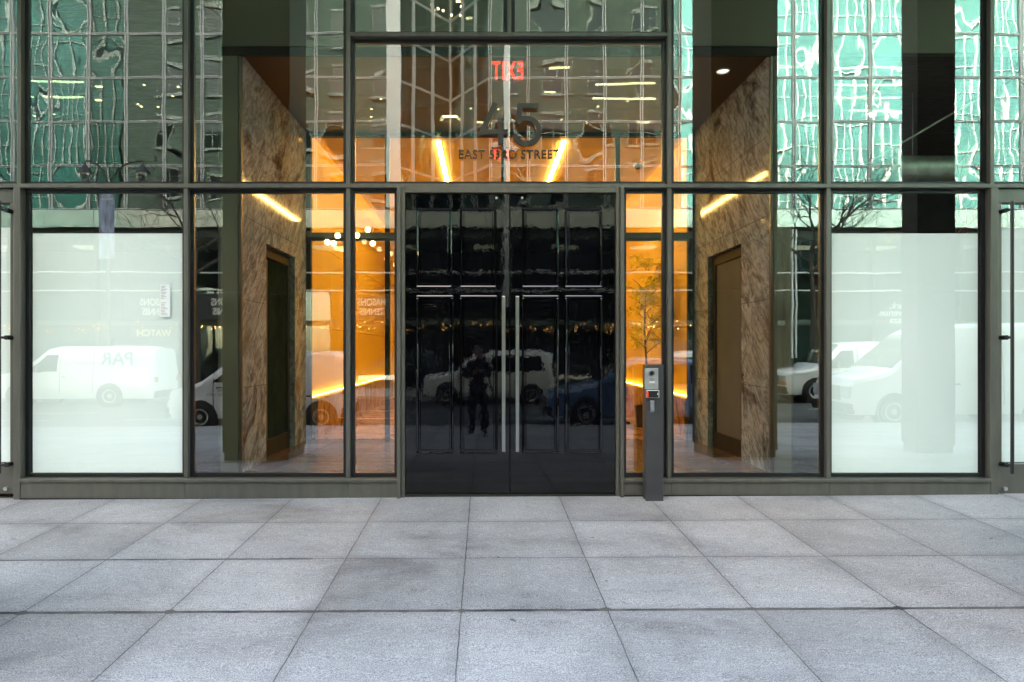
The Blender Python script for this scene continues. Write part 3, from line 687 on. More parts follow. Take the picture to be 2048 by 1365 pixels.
# ---------------------------------------------------------------- building across the street (seen mirrored in the glass)
O = thing('curtain_wall_building', 'green glass building with white mullion grid across the street, mirrored in the facade', 'building', (0, -OPP, 0))
segs = []
x = -4.3
L1 = []
while x > -31: L1.append(((x - 1.75, 0), (x, 0))); x -= 1.75
nA, nB, nC = Vector((-4.3, 0)), Vector((-1.77, -3.1)), Vector((.23, 0))
for i in range(3): segs.append((tuple(nA.lerp(nB, i / 3)), tuple(nA.lerp(nB, (i + 1) / 3)), 'c'))
for i in range(3): segs.append((tuple(nB.lerp(nC, i / 3)), tuple(nB.lerp(nC, (i + 1) / 3)), 'c'))
for a, b in L1: segs.append((a, b, 'v' if b[0] < -17.5 else 'c'))
x = .23
while x < 31: segs.append(((x, 0), (x + 1.75, 0), 'w' if x > 7.6 else 'c')); x += 1.75
ZR = [7.84 + 2.03 * i for i in range(8)]
grid = MB(); stuff = {'c': MB(), 'w': MB(), 'v': MB()}; cnt = 0
order = sorted(range(len(segs)), key=lambda i: abs(segs[i][0][0] - .5))
def pane_verts(a, b, z0, z1):
    n_ = 5; vs = []; fs = []; bow = random.uniform(-.012, .018); tx = random.uniform(-.006, .006); tz = random.uniform(-.006, .006)
    A = Vector((a[0], a[1])); Bv = Vector((b[0], b[1])); d = (Bv - A); nn = Vector((-d.y, d.x)).normalized()
    for i in range(n_ + 1):
        for j in range(n_ + 1):
            u, v = i / n_, j / n_; off = -bow * (1 - (2 * u - 1) ** 2) * (1 - (2 * v - 1) ** 2) + tx * (u - .5) * 1.75 + tz * (v - .5) * 2
            p = A + d * (.02 + .96 * u) + nn * off; vs.append((p.x, p.y, z0 + (z1 - z0) * v))
    for i in range(n_):
        for j in range(n_): k_ = i * (n_ + 1) + j; fs.append((k_, k_ + n_ + 1, k_ + n_ + 2, k_ + 1))
    return vs, fs
for oi in order:
    a, b, kd = segs[oi]; A = Vector(a); Bv = Vector(b); d = (Bv - A).normalized(); nn = Vector((-d.y, d.x))
    for r_ in range(7):
        z0, z1 = ZR[r_] + .04, ZR[r_ + 1] - .04
        vs, fs = pane_verts(a, b, z0, z1)
        if r_ < 4 and cnt < 100:
            cnt += 1; mb_ = MB().add(vs, fs); mb_.build('glass_pane', {'c': 'opp_calm', 'w': 'opp_wavy', 'v': 'opp_dark'}[kd], O, smooth=True)
        else: stuff[kd].add(vs, fs)
    for s_ in (-.05, .05):
        p = A + d * s_; q2 = p + nn * .09; p3 = p + d * .035
        grid.add([(p.x, p.y, 7.84), (p3.x, p3.y, 7.84), (p3.x + nn.x * .09, p3.y + nn.y * .09, 7.84), (q2.x, q2.y, 7.84), (p.x, p.y, 22.05), (p3.x, p3.y, 22.05), (p3.x + nn.x * .09, p3.y + nn.y * .09, 22.05), (q2.x, q2.y, 22.05)],
                 [(0, 1, 5, 4), (1, 2, 6, 5), (2, 3, 7, 6), (3, 0, 4, 7)])
    for z in ZR:
        for dz in (-.045, .02):
            o1, o2 = A + nn * .07, Bv + nn * .07
            grid.add([(A.x, A.y, z + dz), (Bv.x, Bv.y, z + dz), (o2.x, o2.y, z + dz), (o1.x, o1.y, z + dz), (A.x, A.y, z + dz + .025), (Bv.x, Bv.y, z + dz + .025), (o2.x, o2.y, z + dz + .025), (o1.x, o1.y, z + dz + .025)],
                     [(0, 3, 2, 1), (4, 5, 6, 7), (2, 3, 7, 6)])
grid.build('mullion_grid', 'mull_w', O)
tag(stuff['c'].build('upper_glazing', 'opp_calm', O, smooth=True), kind='stuff'); tag(stuff['v'].build('dark_glazing', 'opp_dark', O, smooth=True), kind='stuff'); tag(stuff['w'].build('wavy_glazing', 'opp_wavy', O, smooth=True), kind='stuff')
# polished band, pale strips added for bright reflections, floors, rooms behind
bd = MB()
for x in range(-30, 30, 3): bd.box(x + .01, x + 2.99, -.1, .12, 7.0, 7.80)
bd.build('spandrel_band', 'band', O)
MB().box(mirx(775, OPP), mirx(803, OPP), .0, .35, 7.9, 22).build('fin', 'reflw', O, bevel=.03)
MB().box(mirx(1007, OPP), mirx(1019, OPP), .0, .35, 3.4, 22).build('fin', 'reflw', O, bevel=.03)
fl = MB()
for i in range(0, 8, 2): fl.box(-31, 31, -9, -3.3, ZR[i] - .25, ZR[i] + .12); 
fl.build('floor_slab', 'curtain', O)
part('back_wall', 'curtain', (-31, 31, -9.2, -9.0, 0, 22), (-31, 31, -5.2, -5.0, 0, 6.6), par=O)
part('shop_ceiling', 'curtain', (-31, 31, -9, -.3, 6.6, 6.9), par=O)
part('upper_wall', 'stone', (-60, 60, -14, -9.3, 0, 25.5), (-60, -31.2, -9.2, 0, 0, 25.5), (31.2, 60, -9.2, 0, 0, 25.5), (-31.1, 31.1, -9.2, -3.4, 22.2, 25.5), (-31.1, 31.1, -3.3, -.0, 23.5, 25.5), par=O)
# office ceiling lights behind the glazing: (px0, px1, py) where the photograph shows them
for a, b, py in ((1190, 1312, 168), (1184, 1312, 197), (60, 165, 162), (85, 165, 192), (1090, 1112, 184), (885, 915, 232), (950, 985, 246), (1275, 1300, 244), (1560, 1600, 135), (1670, 1800, 135), (1672, 1800, 170), (1672, 1800, 196), (1700, 1800, 222), (190, 202, 172), (190, 202, 199), (1100, 1140, 135)):
    Yd = OPP + 2.6; x0, x1, z = mirx(a, Yd), mirx(b, Yd), mirz(py, Yd)
    MB().box(x0, x1, -2.75, -2.6, z - .02, z + .03).build('light_strip', 'officel', O)
sp = MB()
for i in range(34):
    px, py = random.choice([(random.uniform(600, 1330), random.uniform(195, 255)), (random.uniform(60, 440), random.uniform(170, 235)), (random.uniform(830, 930), random.uniform(2, 30)), (random.uniform(180, 440), random.uniform(415, 450))])
    x, z = mirx(px, OPP + 2.2), mirz(py, OPP + 2.2); sp.box(x - .05, x + .05, -2.3, -2.2, z - .03, z + .03)
tag(sp.build('downlights', 'officel', O), kind='stuff')
# shop fronts
for (x0, x1) in [(-30 + i * 4, -26.05 + i * 4) for i in range(15)]:
    MB().quad((x0 + .05, -.3, -.4), (x1 - .05, -.3, -.4), (x1 - .05, -.3, 6.55), (x0 + .05, -.3, 6.55)).build('shop_window', 'store', O)
    MB().box(x1 - .05, x1 + .10, -.35, -.05, -.5, 6.98).build('shop_pier', 'bronze_dark', O)
for x in range(-28, 30, 4):
    MB().box(x - .6, x + .6, -3.4, -2.6, 6.5, 6.58).build('shop_fill_panel', 'shopfill', O)  # glowing panels added to brighten the dark shop interiors
m = MB()
for z in (4.93, 4.08): m.box(-30, 30, -.25, .02, z, z + .05)
m.build('white_rail', 'mull_w', O)
m = MB()
for px in (1583, 1590): x = mirx(px, OPP); m.box(x - .03, x + .03, .03, .1, 1, 6.9)
m.build('white_pipe', 'white', O)
part('shop_fascia', 'curtain', (-30, 30, -.29, -.06, 2.5, 2.75), par=O)
m = MB()
for x in range(-29, 30, 5):
    h_ = random.uniform(1.4, 2.3); m.box(x, x + random.uniform(1, 2.5), -1.9, -1.5, -.4, h_)
m.build('shop_display', 'room', O)
# bulbs: warm string over the shop windows, glass globes higher up
lab_s = thing('string_lights', 'warm string of tiny bulbs across the shop windows, mirrored in the glass', 'string lights', (-6, -OPP, 2.4)); lab_s['kind'] = 'stuff'
m = MB()
for i in range(120):
    x = random.uniform(-17, 16); m.lathe([(0, -.03), (.028, 0), (0, .03)], (x, random.uniform(.0, .12) - .2 if False else .06, random.gauss(0, .12) + .02), 6)
m.build('bulbs', 'spot', lab_s)
for i, (px, py) in enumerate(((656, 485), (676, 472), (693, 458), (713, 471), (735, 459), (668, 487), (1826, 466), (1870, 482), (745, 487))):
    x, z = mirx(px, OPP - .6), mirz(py, OPP - .6)
    names_ = ['lowest globe lamp, far left of the cluster', 'globe lamp second from left in the cluster', 'globe lamp high beside the frame in the cluster', 'globe lamp right of the frame in the cluster', 'high globe lamp toward the door in the cluster', 'low globe lamp left of the frame', 'lone globe lamp over the right frosted window', 'lower right globe lamp over the frosted window', 'low globe lamp nearest the black door']
    o = thing('globe_lamp', 'glowing ' + names_[i] + ', mirrored', 'lamp', (x, -OPP + .6, z), 0, 'globe lamps hung before the shops')
    k = MB(); k.lathe([(0, -.13)] + [(.13 * math.cos(R(a)), .13 * math.sin(R(a))) for a in range(-70, 71, 20)] + [(0, .13)], n=14); k.build('globe', 'globe', o, smooth=True)
    MB().tube([(0, 0, .13), (0, 0, 6.99 - z)], .012, 6).build('rod', 'black', o); MB().tube([(0, 0, 6.95 - z), (0, -.55, 6.95 - z)], .02, 6).build('arm', 'black', o)
FT = (R(90), 0, R(180))
for i, px in enumerate((310, 452, 743)):
    x = mirx(px, OPP - .5); nm = ('behind the frosted window', 'beside the olive pier', 'over the orange lobby')[i]
    o = thing('shop_sign', 'dark shop sign reading Masons Tennis, mirrored ' + nm, 'sign', (x, -OPP + .5, 3.35), 0, 'dark shop signs across the street')
    MB().box(-1.45, 1.45, -.35, .0, -.62, .55).build('board', 'awning', o, bevel=.02)
    text('lettering', 'MASONS', .42, (0, .012, .06), FT, 'letter', o, .005, 'CENTER', .8, 1, .012); text('lettering', 'TENNIS', .42, (0, .012, -.36), FT, 'letter', o, .005, 'CENTER', .8, 1, .012)
o = thing('shop_lettering', 'yellow shop lettering reading Watch, mirrored above the lettered van', 'sign', (mirx(308, OPP - .4), -OPP + .4, mirz(672, OPP - .4)))
text('lettering', 'WATCH', .42, (0, 0, 0), FT, 'yellowl', o, .01, 'CENTER', 1, 1, .01); MB().box(-1.1, 1.1, -.2, -.02, -.05, .36).build('backing', 'awning', o)
o = thing('plaza_lettering', 'white Park Avenue Plaza lettering on a dark glass front, mirrored beside the slim pillar', 'sign', (mirx(1822, OPP - .4), -OPP + .2, mirz(617, OPP - .4)))
for i, s_ in enumerate(('Park.', 'Avenue.', 'Plaza')): text('lettering', s_, .42, (0, 0, -.33 * i), FT, 'white', o, .01, 'LEFT', 1, 1, .004)
# ---------------------------------------------------------------- vehicles
def vehicle(name, label, cat, xf, xr, Yn, st, wheels, wr, mat, wins, wind, extra=None, W=1.9, belt=1.15, tum=.13):
    """front at x=xf (towards -x), rear at xr; the side nearest the facade at Yn. st: (x from front, top z)."""
    Lg = xr - xf; cx = (xf + xr) / 2; Yc = Yn + W / 2
    o = thing(name, label, cat, (cx, -Yc, gz(cx, 12)), 0)
    h = W / 2; x0 = -Lg / 2
    def section(xx):
        for i in range(len(st) - 1):
            if st[i][0] <= xx <= st[i + 1][0]:
                t = (xx - st[i][0]) / max(1e-6, st[i + 1][0] - st[i][0]); zt = st[i][1] * (1 - t) + st[i + 1][1] * t; break
        else: zt = st[-1][1]
        en = min(1, min(xx, Lg - xx) / .35); k = .86 + .14 * math.sin(max(0, en) * math.pi / 2); hh = h * k
        bz = min(belt, zt - .16); tm = tum * max(0, (zt - bz - .1)) / .8
        return [(hh * .95, .28), (hh, .42), (hh, .72), (hh * .985, bz), (hh - tm * .9, zt - .12), (hh - tm - .06, zt - .03), (hh - tm - .22, zt), (0, zt + .02)]
    xs = sorted(set([s_[0] for s_ in st] + [Lg * i / 24 for i in range(25)])); m = MB(); ring = []
    for xx in xs:
        sc_ = section(xx); full = [(y, z) for y, z in sc_] + [(-y, z) for y, z in reversed(sc_[:-1])]; ring.append([(x0 + xx, y, z) for y, z in full])
    n_ = len(ring[0]); vs = [v for r_ in ring for v in r_]; fs = []
    for i in range(len(ring) - 1):
        for k in range(n_): k2 = (k + 1) % n_; fs.append((i * n_ + k, i * n_ + k2, (i + 1) * n_ + k2, (i + 1) * n_ + k))
    fs.append(tuple(range(n_))); fs.append(tuple((len(ring) - 1) * n_ + k for k in range(n_)))
    body = m.add(vs, fs).build('body', mat, o, smooth=True)
    def side_y(xx, z, s_=1):
        sc_ = section(xx)
        for (ya, za), (yb, zb) in zip(sc_[:-1], sc_[1:]):
            if za <= z <= zb: t = (z - za) / max(1e-6, zb - za); return s_ * (ya * (1 - t) + yb * t + .008)
        return s_ * (sc_[5][0] + .008)
    for wn_ in wins:          # side windows as (x, z) polygons
        for s_ in (1, -1):
            mm = MB(); mm.add([(x0 + a, side_y(a, b, s_), b) for a, b in wn_], [tuple(range(len(wn_)))])
            mm.add([(x0 + a, side_y(a, b, s_) - s_ * .006, b) for a, b in wn_], [tuple(range(len(wn_)))]); mm.build('side_window', 'carglass', o)
    a, b = wind; gm = MB(); N = 6; rows = []
    for i in range(N + 1):
        xx = a + (b - a) * i / N; sc_ = section(xx); t = [(-sc_[5][0] + .05, sc_[5][1]), (-sc_[6][0], sc_[6][1]), (0, sc_[7][1]), (sc_[6][0], sc_[6][1]), (sc_[5][0] - .05, sc_[5][1])]
        rows.append([(x0 + xx - .010, y, z + .012) for y, z in t])
    for i in range(N):
        for k in range(4): gm.quad(rows[i][k], rows[i + 1][k], rows[i + 1][k + 1], rows[i][k + 1])
    gm.build('windshield', 'carglass', o, smooth=True)
    for wx in wheels:
        for s_ in (1, -1):
            y1 = s_ * (h + .006); y0 = s_ * (h - .25)
            k = MB().cyl((x0 + wx, y0, wr + .01), (x0 + wx, y1, wr + .01), wr + .07, 28); k.build('wheel_arch', 'black', o)
            wl = MB().lathe([(wr * .62, s_ * .0), (wr * .93, s_ * .0), (wr, -s_ * .04), (wr, -s_ * .2)], (x0 + wx, s_ * (h + .03), wr), 28, 'y').build('wheel', 'rubber', o, smooth=True)
            rm = MB().lathe([(0, s_ * .0), (wr * .18, s_ * .0), (wr * .22, -s_ * .03), (wr * .45, -s_ * .035), (wr * .58, -s_ * .0), (wr * .63, s_ * .004)], (x0 + wx, s_ * (h + .03), wr), 28, 'y'); 
            rm.build('rim', 'chrome', wl, smooth=True)
            hl = MB()
            for q_ in range(8):
                a_ = q_ * math.pi / 4; hl.cyl((x0 + wx + wr * .36 * math.cos(a_), s_ * (h + .002), wr + wr * .36 * math.sin(a_)), (x0 + wx + wr * .36 * math.cos(a_), s_ * (h + .008), wr + wr * .36 * math.sin(a_)), wr * .07, 8)
            hl.build('rim_holes', 'black', wl)
    # bumpers, lamps, grille, mirrors, door seams, handles
    zt0 = section(.05)[-1][1]
    MB().box(x0 - .06, x0 + .14, -h * .90, h * .90, .30, .55).build('bumper', 'black', o, bevel=.04)
    MB().box(-x0 - .12, -x0 + .06, -h * .90, h * .90, .30, .55).build('bumper', 'black', o, bevel=.04)
    MB().box(x0 - .02, x0 + .1, -h * .48, h * .48, .60, zt0 - .10).build('grille', 'black', o, bevel=.01)
    for s_ in (1, -1):
        yy = sorted((s_ * h * .52, s_ * h * .885)); MB().box(x0 - .025, x0 + .22, yy[0], yy[1], .66, zt0 - .10).build('headlight', 'lens', o, bevel=.03)
        yy = sorted((s_ * h * .74, s_ * h * .895)); MB().box(-x0 - .10, -x0 + .02, yy[0], yy[1], .85, 1.35 if st[-1][1] > 1.6 else 1.05).build('taillight', 'tail', o, bevel=.01)
        mxx = (a + b) / 2 + .15; yy = sorted((s_ * (h - .02), s_ * (h + .17))); MB().box(x0 + mxx - .02, x0 + mxx + .08, yy[0], yy[1], belt - .02, belt + .22).build('mirror', 'black', o, bevel=.02)
    if extra: extra(o, x0, h, Lg, side_y)
    return o
def seams(xs_, z0, z1, name='door_seam'):
    def f(o, x0, h, Lg, sy):
        m = MB()
        for xx in xs_:
            for s_ in (1, -1):
                zs = [z0 + (z1 - z0) * i / 5 for i in range(6)]
                for za, zb in zip(zs[:-1], zs[1:]): m.quad((x0 + xx, sy(xx, za, s_), za), (x0 + xx + .018, sy(xx, za, s_), za), (x0 + xx + .018, sy(xx, zb, s_), zb), (x0 + xx, sy(xx, zb, s_), zb))
        m.build(name, 'black', o)
        m = MB()
        for xx in xs_[:2]:
            m.box(x0 + xx + .08, x0 + xx + .24, h + .0, h + .03, 1.0, 1.03)
        m.build('door_handle', 'black', o)
    return f
EXP = [(0, .95), (.12, 1.10), (.9, 1.22), (1.15, 1.30), (1.95, 2.02), (2.3, 2.10), (5.3, 2.10), (5.62, 2.02), (5.7, 1.3)]
EXPW = [[(1.35, 1.20), (2.35, 1.20), (2.35, 1.80), (1.93, 1.80)]]
def vt(lines, x, z, size, mat='grey_letter'):
    def f(o, x0, h, Lg, sy):
        for i, s_ in enumerate(lines): text('lettering', s_, size, (x0 + x, h + .012, z - i * size * 1.15), FT, mat, o, .001, 'LEFT', 1, 1, size * .012)
    return f
def both(*fs):
    def f(*a):
        for g_ in fs: g_(*a)
    return f
YF, YNr = 17.0, 9.75
M['bluel'] = pm('faded blue lettering', (.16, .26, .38), .5)
xr = mirx(360, YF + 2)
vehicle('van', 'white cargo van with blue PAR lettering, mirrored in the left frosted window', 'van', xr - 5.7, xr, YF, EXP, (1.05, 4.15), .37, M['vanwhite'], EXPW + [], (1.2, 1.93), both(seams((1.25, 2.45, 3.6), .5, 1.95), vt(('PAR',), 5.0, 1.45, .62, 'bluel')), 2.0, 1.2)
xf = mirx(845, YF)
SUVP = [(0, .85), (.1, 1.0), (.95, 1.12), (1.1, 1.16), (1.85, 1.80), (2.2, 1.88), (4.2, 1.86), (4.5, 1.70), (4.62, 1.1)]
SW = [[(1.35, 1.12), (2.3, 1.12), (2.3, 1.66), (1.83, 1.64)], [(2.38, 1.12), (3.2, 1.12), (3.2, 1.66), (2.38, 1.66)], [(3.28, 1.12), (4.2, 1.12), (4.08, 1.62), (3.28, 1.66)]]
vehicle('van', 'white passenger van mirrored in the black lacquered doors', 'van', xf, xf + 4.62, YF, SUVP, (.85, 3.75), .34, M['vanwhite'], SW, (1.15, 1.83), seams((1.25, 2.34, 3.24), .45, 1.15), 1.9, 1.05)
xf = mirx(1225, YF + 1.85)
vehicle('car', 'white car whose roof is mirrored behind the intercom post', 'car', xf, xf + 4.62, YF, [(a, b * .97) for a, b in SUVP], (.85, 3.75), .34, M['vanwhite'], [[(a, b * .95) for a, b in w_] for w_ in SW], (1.15, 1.83), seams((1.25, 2.34, 3.24), .45, 1.1), 1.85, 1.02)
xf = mirx(1572, YF)
def amberl(o, x0, h, Lg, sy): MB().box(x0 - .03, x0 + .24, h * .55, h * .895, .60, .72).build('indicator', 'amber', o, bevel=.01)
vehicle('van', 'white cargo van with amber indicator, mirrored left of the right frosted window', 'van', xf, xf + 5.7, YF, EXP, (1.0, 4.3), .40, M['vanwhite'], EXPW, (1.2, 1.93), both(seams((1.25, 2.45), .5, 1.95), amberl), 2.0, 1.2)
xf = mirx(330, YNr); xr = mirx(716, YNr + 1.8)
NV = [(0, .80), (.1, .98), (.75, 1.12), (.95, 1.20), (1.75, 1.76), (2.0, 1.84), (4.3, 1.88), (4.56, 1.80), (4.62, 1.1)]
def sidecrease(o, x0, h, Lg, sy):
    m = MB(); pts = [(2.75, 1.15), (2.85, 1.5), (3.2, 1.62), (4.1, 1.62), (4.25, 1.45), (4.15, 1.15), (3.9, 1.08), (3.0, 1.08), (2.75, 1.15)]
    m.tube([(x0 + a, sy(a, b) - .004, b) for a, b in pts], .012, 6); m.build('panel_crease', M['vanwhite'], o, smooth=True)
    MB().box(x0 + 2.5, x0 + 3.9, h, h + .012, .80, .83).build('trim_strip', 'black', o)
vehicle('van', 'small white delivery van with machine company lettering, mirrored left of the black doors', 'van', xf, xr, YNr, [(a * (xr - xf) / 4.62, b) for a, b in NV], (.85, 3.72), .32, M['vanwhite'], [[(1.12, 1.14), (1.95, 1.14), (1.95, 1.64), (1.72, 1.64)]], (1.0, 1.72), both(seams((1.15, 2.05, 3.0), .4, 1.7), sidecrease, vt(('MACHINE CORP.', 'NEW YORK, NY 10013'), 1.90, .92, .088, 'grey_letter')), 1.8, 1.1)
xf = mirx(1082, YNr + 1.85)
BP = [(0, .72), (.12, .90), (.95, 1.05), (1.15, 1.10), (2.0, 1.62), (2.3, 1.68), (4.1, 1.66), (4.55, 1.45), (4.7, 1.0)]
BW = [[(1.5, 1.06), (2.4, 1.06), (2.4, 1.52), (2.02, 1.50)], [(2.48, 1.06), (3.35, 1.06), (3.35, 1.52), (2.48, 1.52)], [(3.43, 1.06), (4.2, 1.06), (4.0, 1.46), (3.43, 1.52)]]
vehicle('car', 'blue hatchback with faint service lettering, mirrored in the right black door', 'car', xf, xf + 4.7, YNr, BP, (.9, 3.8), .34, M['blue'], BW, (1.2, 1.98), both(seams((1.4, 2.44, 3.39), .4, 1.05), vt(('Office', 'Technology', 'Ser', '1 855  79'), 3.3, .92, .14, 'grey_letter')), 1.85, 1.0)
xf = mirx(1622, YNr + 2.05)
TR = [(0, .95), (.1, 1.15), (.75, 1.28), (.95, 1.35), (1.95, 2.25), (2.35, 2.45), (5.3, 2.52), (5.5, 2.45), (5.55, 1.4)]
vehicle('van', 'tall white van with black grille, mirrored in the right frosted window', 'van', xf, xf + 5.55, YNr, TR, (1.0, 4.5), .36, M['vanwhite'], [[(1.25, 1.34), (2.2, 1.34), (2.2, 1.98), (1.85, 1.98)]], (1.0, 1.9), seams((1.2, 2.3, 3.6), .5, 2.1), 2.05, 1.3)

# ---------------------------------------------------------------- street lamp and bare trees across the street
lx = mirx(217, 20.1)
sl_ = thing('street_lamp', 'twin armed street lamp with hanging banner, mirrored in the left windows', 'street lamp', (lx, -20.1, gz(lx, 20.1)))
m = MB(); m.tube([(0, 0, 0), (0, 0, .6)], .16, 14); m.tube([(0, 0, .6), (0, 0, 8.4)], [.085, .055], 12); m.build('pole', 'post', sl_, smooth=True)
for s_, rr_ in ((1, 1.35), (-1, .9)):
    pts = [(0, 0, 7.6)] + [(s_ * rr_ * (1 - math.cos(R(a))) / 1.0 * .9, 0, 8.0 + 1.2 * math.sin(R(a))) for a in range(10, 100, 16)] + [(s_ * rr_, 0, 9.2)]
    MB().tube(pts, .035, 8).build('arm', 'post', sl_, smooth=True)
    hz = 8.75; k = MB(); k.lathe([(.02, .45), (.05, .3), (.10, .25), (.22, .12), (.27, -.0), (.24, -.02)], (s_ * rr_, 0, hz), 18); hd = k.build('lamp_head', 'post', sl_, smooth=True)
    k = MB(); k.lathe([(.24, -.02), (.25, -.18), (.18, -.36), (0, -.44)], (s_ * rr_, 0, hz), 18); k.build('lamp_bowl', 'lampglass', hd, smooth=True)
k = MB(); zz0 = mirz(520, 20.1) - sl_.location.z; zz1 = mirz(378, 20.1) - sl_.location.z
k.box(-.32, .30, .08, .095, zz0, zz1); k.build('banner', 'banner', sl_)
text('lettering', 'FINANCIAL', .10, (0, .10, zz1 - .45), FT if False else (R(90), 0, R(180)), 'white', sl_, .002, 'CENTER', 1, 1, .003)
MB().tube([(0, .0, zz1), (-.34, .09, zz1), (.34, .09, zz1)], .015, 6).build('banner_rod', 'post', sl_)
def bare_tree(x, Y, H, label, seed, lean=0):
    rnd = random.Random(seed)
    o = thing('bare_tree', label, 'tree', (x, -Y, gz(x, Y) - .02), 0, 'leafless street trees')
    tm = MB(); bm_ = MB(); th = H * .55
    tp = [(math.sin(i * .9) * .06 + lean * i * .05, math.cos(i * 1.3) * .05, th * i / 7) for i in range(8)]
    tm.tube(tp, [.15 - .010 * i for i in range(8)], 10); tm.build('trunk', 'bark', o, smooth=True)
    def grow(p, d, L, r, lev):
        pts = [p]; dd = d.copy(); rs = [r]; n_ = 5
        for i in range(n_):
            dd = (dd + Vector((rnd.gauss(0, .22), rnd.gauss(0, .22), rnd.gauss(.05, .14)))).normalized(); pts.append(pts[-1] + dd * L / n_); rs.append(r * (1 - .13 * (i + 1)))
        bm_.tube(pts, rs, 6 if lev < 2 else 4, cap=False)
        if lev < 4:
            for i in range(2, n_ + 1):
                for _ in range(2 if lev < 3 else 1):
                    nd = (dd + Vector((rnd.gauss(0, .75), rnd.gauss(0, .6), rnd.gauss(.1, .5)))).normalized(); grow(pts[i], nd, L * rnd.uniform(.5, .75), max(.004, rs[i] * .6), lev + 1)
    top = Vector(tp[-1])
    for a in range(4):
        ang = a * 1.7 + rnd.random(); grow(top - Vector((0, 0, .3 * a)), Vector((math.cos(ang), math.sin(ang) * .6, rnd.uniform(.35, .9))).normalized(), H * .26, .07, 1)
    bm_.build('branches', 'bark', o, smooth=True)
bare_tree(mirx(1625, 20.3), 20.3, 10.5, 'leafless street tree mirrored beside the right frosted window', 3)
bare_tree(mirx(392, 20.4), 20.4, 10.5, 'leafless street tree mirrored beside the left frosted window', 11)

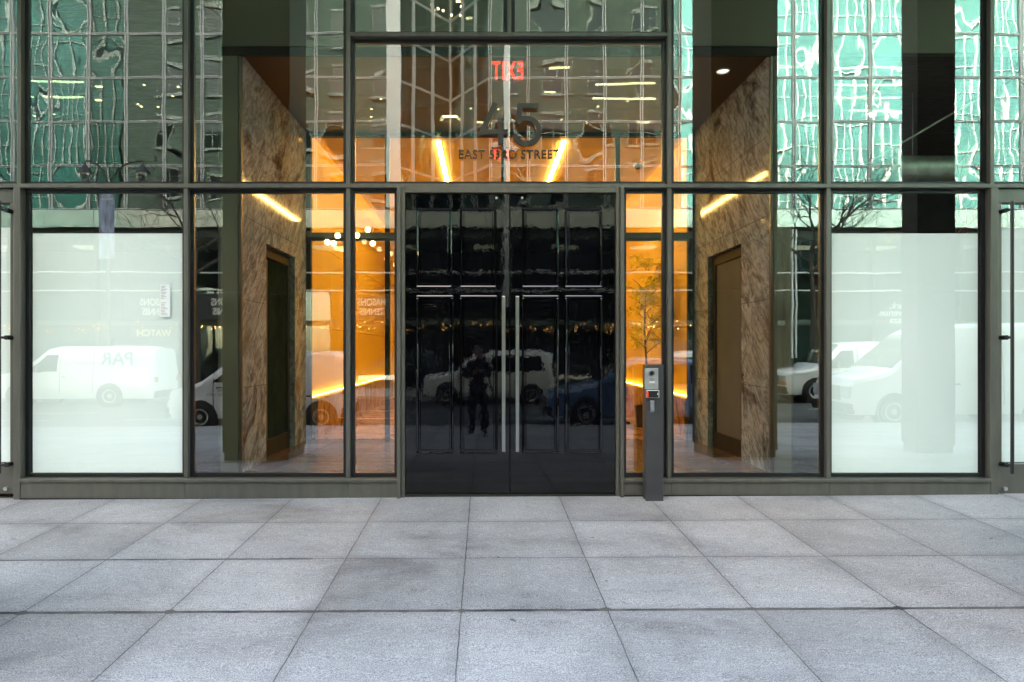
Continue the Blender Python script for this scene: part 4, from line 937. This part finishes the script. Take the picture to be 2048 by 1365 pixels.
# ---------------------------------------------------------------- photographer and tripod, mirrored in the doors
def person(label, loc, rz, pose, cloth, trousers):
    o = thing('person', label, 'person', loc, rz)
    J = pose
    edges = [('pel', 'sp1'), ('sp1', 'ch'), ('ch', 'nk'), ('nk', 'hd'), ('ch', 'sL'), ('sL', 'eL'), ('eL', 'wL'), ('ch', 'sR'), ('sR', 'eR'), ('eR', 'wR'), ('pel', 'hL'), ('hL', 'kL'), ('kL', 'aL'), ('aL', 'tL'), ('pel', 'hR'), ('hR', 'kR'), ('kR', 'aR'), ('aR', 'tR')]
    Rd = dict(pel=(.16, .12), sp1=(.14, .11), ch=(.17, .12), nk=(.06, .06), hd=(.055, .055), sL=(.07, .07), eL=(.048, .048), wL=(.032, .032), sR=(.07, .07), eR=(.048, .048), wR=(.032, .032), hL=(.10, .10), kL=(.065, .065), aL=(.045, .045), tL=(.045, .035), hR=(.10, .10), kR=(.065, .065), aR=(.045, .045), tR=(.045, .035))
    ks = list(J); me = bpy.data.meshes.new('body'); me.from_pydata([J[k] for k in ks], [(ks.index(a), ks.index(b)) for a, b in edges], [])
    b = bpy.data.objects.new('body', me); C.objects.link(b); b.parent = o; me.materials.append(cloth)
    sk = b.modifiers.new('skin', 'SKIN'); sk.use_smooth_shade = True; su = b.modifiers.new('sub', 'SUBSURF'); su.levels = su.render_levels = 2
    for i, k in enumerate(ks): me.skin_vertices[0].data[i].radius = Rd[k]; me.skin_vertices[0].data[i].use_root = (k == 'pel')
    H = Vector(J['hd']); 
    m = MB(); prof = [(0, -.125), (.045, -.115), (.062, -.07), (.074, -.01), (.078, .04), (.070, .085), (.045, .115), (0, .125)]
    m.lathe(prof, (H.x, H.y, H.z + .07), 18); m.v = [(x, H.y + (y - H.y) * 1.18, z) for x, y, z in m.v]
    fy = H.y + .092
    m.add([(H.x - .014, fy - .01, H.z + .045), (H.x + .014, fy - .01, H.z + .045), (H.x, fy + .022, H.z + .045), (H.x, fy - .005, H.z + .09)], [(0, 1, 2), (0, 2, 3), (1, 3, 2)])
    for s_ in (-1, 1): m.lathe([(0, -.03), (.018, -.02), (.018, .02), (0, .03)], (H.x + s_ * .08, H.y, H.z + .06), 8)
    m.build('head', 'skin', o, smooth=True)
    m = MB(); m.lathe([(.082, .02), (.086, .06), (.078, .11), (.05, .142), (0, .15)], (H.x, H.y - .012, H.z + .068), 18); m.v = [(x, H.y + (y - H.y) * 1.2 - (0.03 if y > H.y + .03 and z < H.z + .15 else 0), z) for x, y, z in m.v]; m.build('hair', 'hair', o, smooth=True)
    m = MB()
    for s_ in (-1, 1): m.lathe([(0, -.009), (.009, 0), (0, .009)], (H.x + s_ * .03, fy - .012, H.z + .075), 8)
    m.build('eyes', 'black', o)
    for sd_ in ('L', 'R'):
        Wv = Vector(J['w' + sd_]); E = Vector(J['e' + sd_]); d = (Wv - E).normalized(); sx = 1 if sd_ == 'R' else -1
        side = d.cross(Vector((0, 0, 1))).normalized() * sx; upv = side.cross(d).normalized()
        hm = MB(); pa = [Wv + d * .01, Wv + d * .045, Wv + d * .085]
        vs = []
        for p, w_, t_ in zip(pa, (.026, .040, .040), (.018, .016, .012)):
            for a_, c_ in ((-1, -1), (1, -1), (1, 1), (-1, 1)): vs.append(p + side * w_ * a_ + upv * t_ * c_)
        hm.add(vs, [(0, 3, 2, 1), (8, 9, 10, 11)] + [(i * 4 + k, i * 4 + (k + 1) % 4, i * 4 + 4 + (k + 1) % 4, i * 4 + 4 + k) for i in range(2) for k in range(4)])
        for fi, L in enumerate((.066, .074, .070, .055)):
            b0 = Wv + d * .08 + side * (-.030 + .020 * fi); hm.tube([b0, b0 + d * L * .45 - upv * .008, b0 + d * L * .75 - upv * .028, b0 + d * L * .8 - upv * .048], [.0095, .0088, .008, .006], 7)
        b0 = Wv + d * .03 - side * .036; hm.tube([b0, b0 + d * .03 - side * .018 - upv * .01, b0 + d * .055 - side * .016 - upv * .025], [.011, .0095, .007], 7)
        hm.build('hand', 'skin', o, smooth=True)
    # trousers: a slightly larger skinned shell over the legs
    ks2 = ['pel', 'hL', 'kL', 'aL', 'hR', 'kR', 'aR']; me = bpy.data.meshes.new('trousers'); me.from_pydata([J[k] for k in ks2], [(0, 1), (1, 2), (2, 3), (0, 4), (4, 5), (5, 6)], [])
    b = bpy.data.objects.new('trousers', me); C.objects.link(b); b.parent = o; me.materials.append(trousers)
    b.modifiers.new('skin', 'SKIN').use_smooth_shade = True; su = b.modifiers.new('sub', 'SUBSURF'); su.levels = su.render_levels = 2
    for i, k in enumerate(ks2): q_ = Rd[k]; me.skin_vertices[0].data[i].radius = (q_[0] + .018, q_[1] + .018); me.skin_vertices[0].data[i].use_root = (i == 0)
    return o
st_pose = dict(pel=(0, 0, .92), sp1=(0, .02, 1.10), ch=(0, .04, 1.32), nk=(0, .06, 1.46), hd=(0, .09, 1.54), sL=(-.18, .03, 1.36), eL=(-.24, .16, 1.12), wL=(-.10, .38, 1.22), sR=(.18, .03, 1.36), eR=(.24, .16, 1.12), wR=(.10, .38, 1.24), hL=(-.09, 0, .88), kL=(-.11, .03, .48), aL=(-.12, -.02, .08), tL=(-.13, .14, .04), hR=(.09, 0, .88), kR=(.11, .03, .48), aR=(.12, -.02, .08), tR=(.14, .14, .04))
PG = gz(0, 7.1)
person('photographer in dark clothes behind a tripod, mirrored in the left black door', (-.13, -7.12, PG + .005), 0, st_pose, M['blackcloth'], M['denim'])
tp_ = thing('camera_tripod', 'black camera tripod mirrored at the centre of the black doors', 'tripod', (0, -6.68, gz(0, 6.68)))
hz = 1.38 - tp_.location.z
MB().box(-.07, .07, -.04, .04, hz - .05, hz + .05).build('camera_body', 'black', tp_, bevel=.01); k = MB(); k.lathe([(.0, .10), (.034, .13), (.036, .04)], (0, 0, hz), 20, 'y'); k.build('lens', 'black', tp_, smooth=True)
MB().cyl((0, 0, hz - .45), (0, 0, hz - .05), .018, 12).build('column', 'black', tp_)
for a in (90, 210, 330):
    MB().tube([(0, 0, hz - .28), (.48 * math.cos(R(a)) * .85, .48 * math.sin(R(a)) * .6, 0.01)], [.018, .011], 8).build('leg', 'black', tp_)
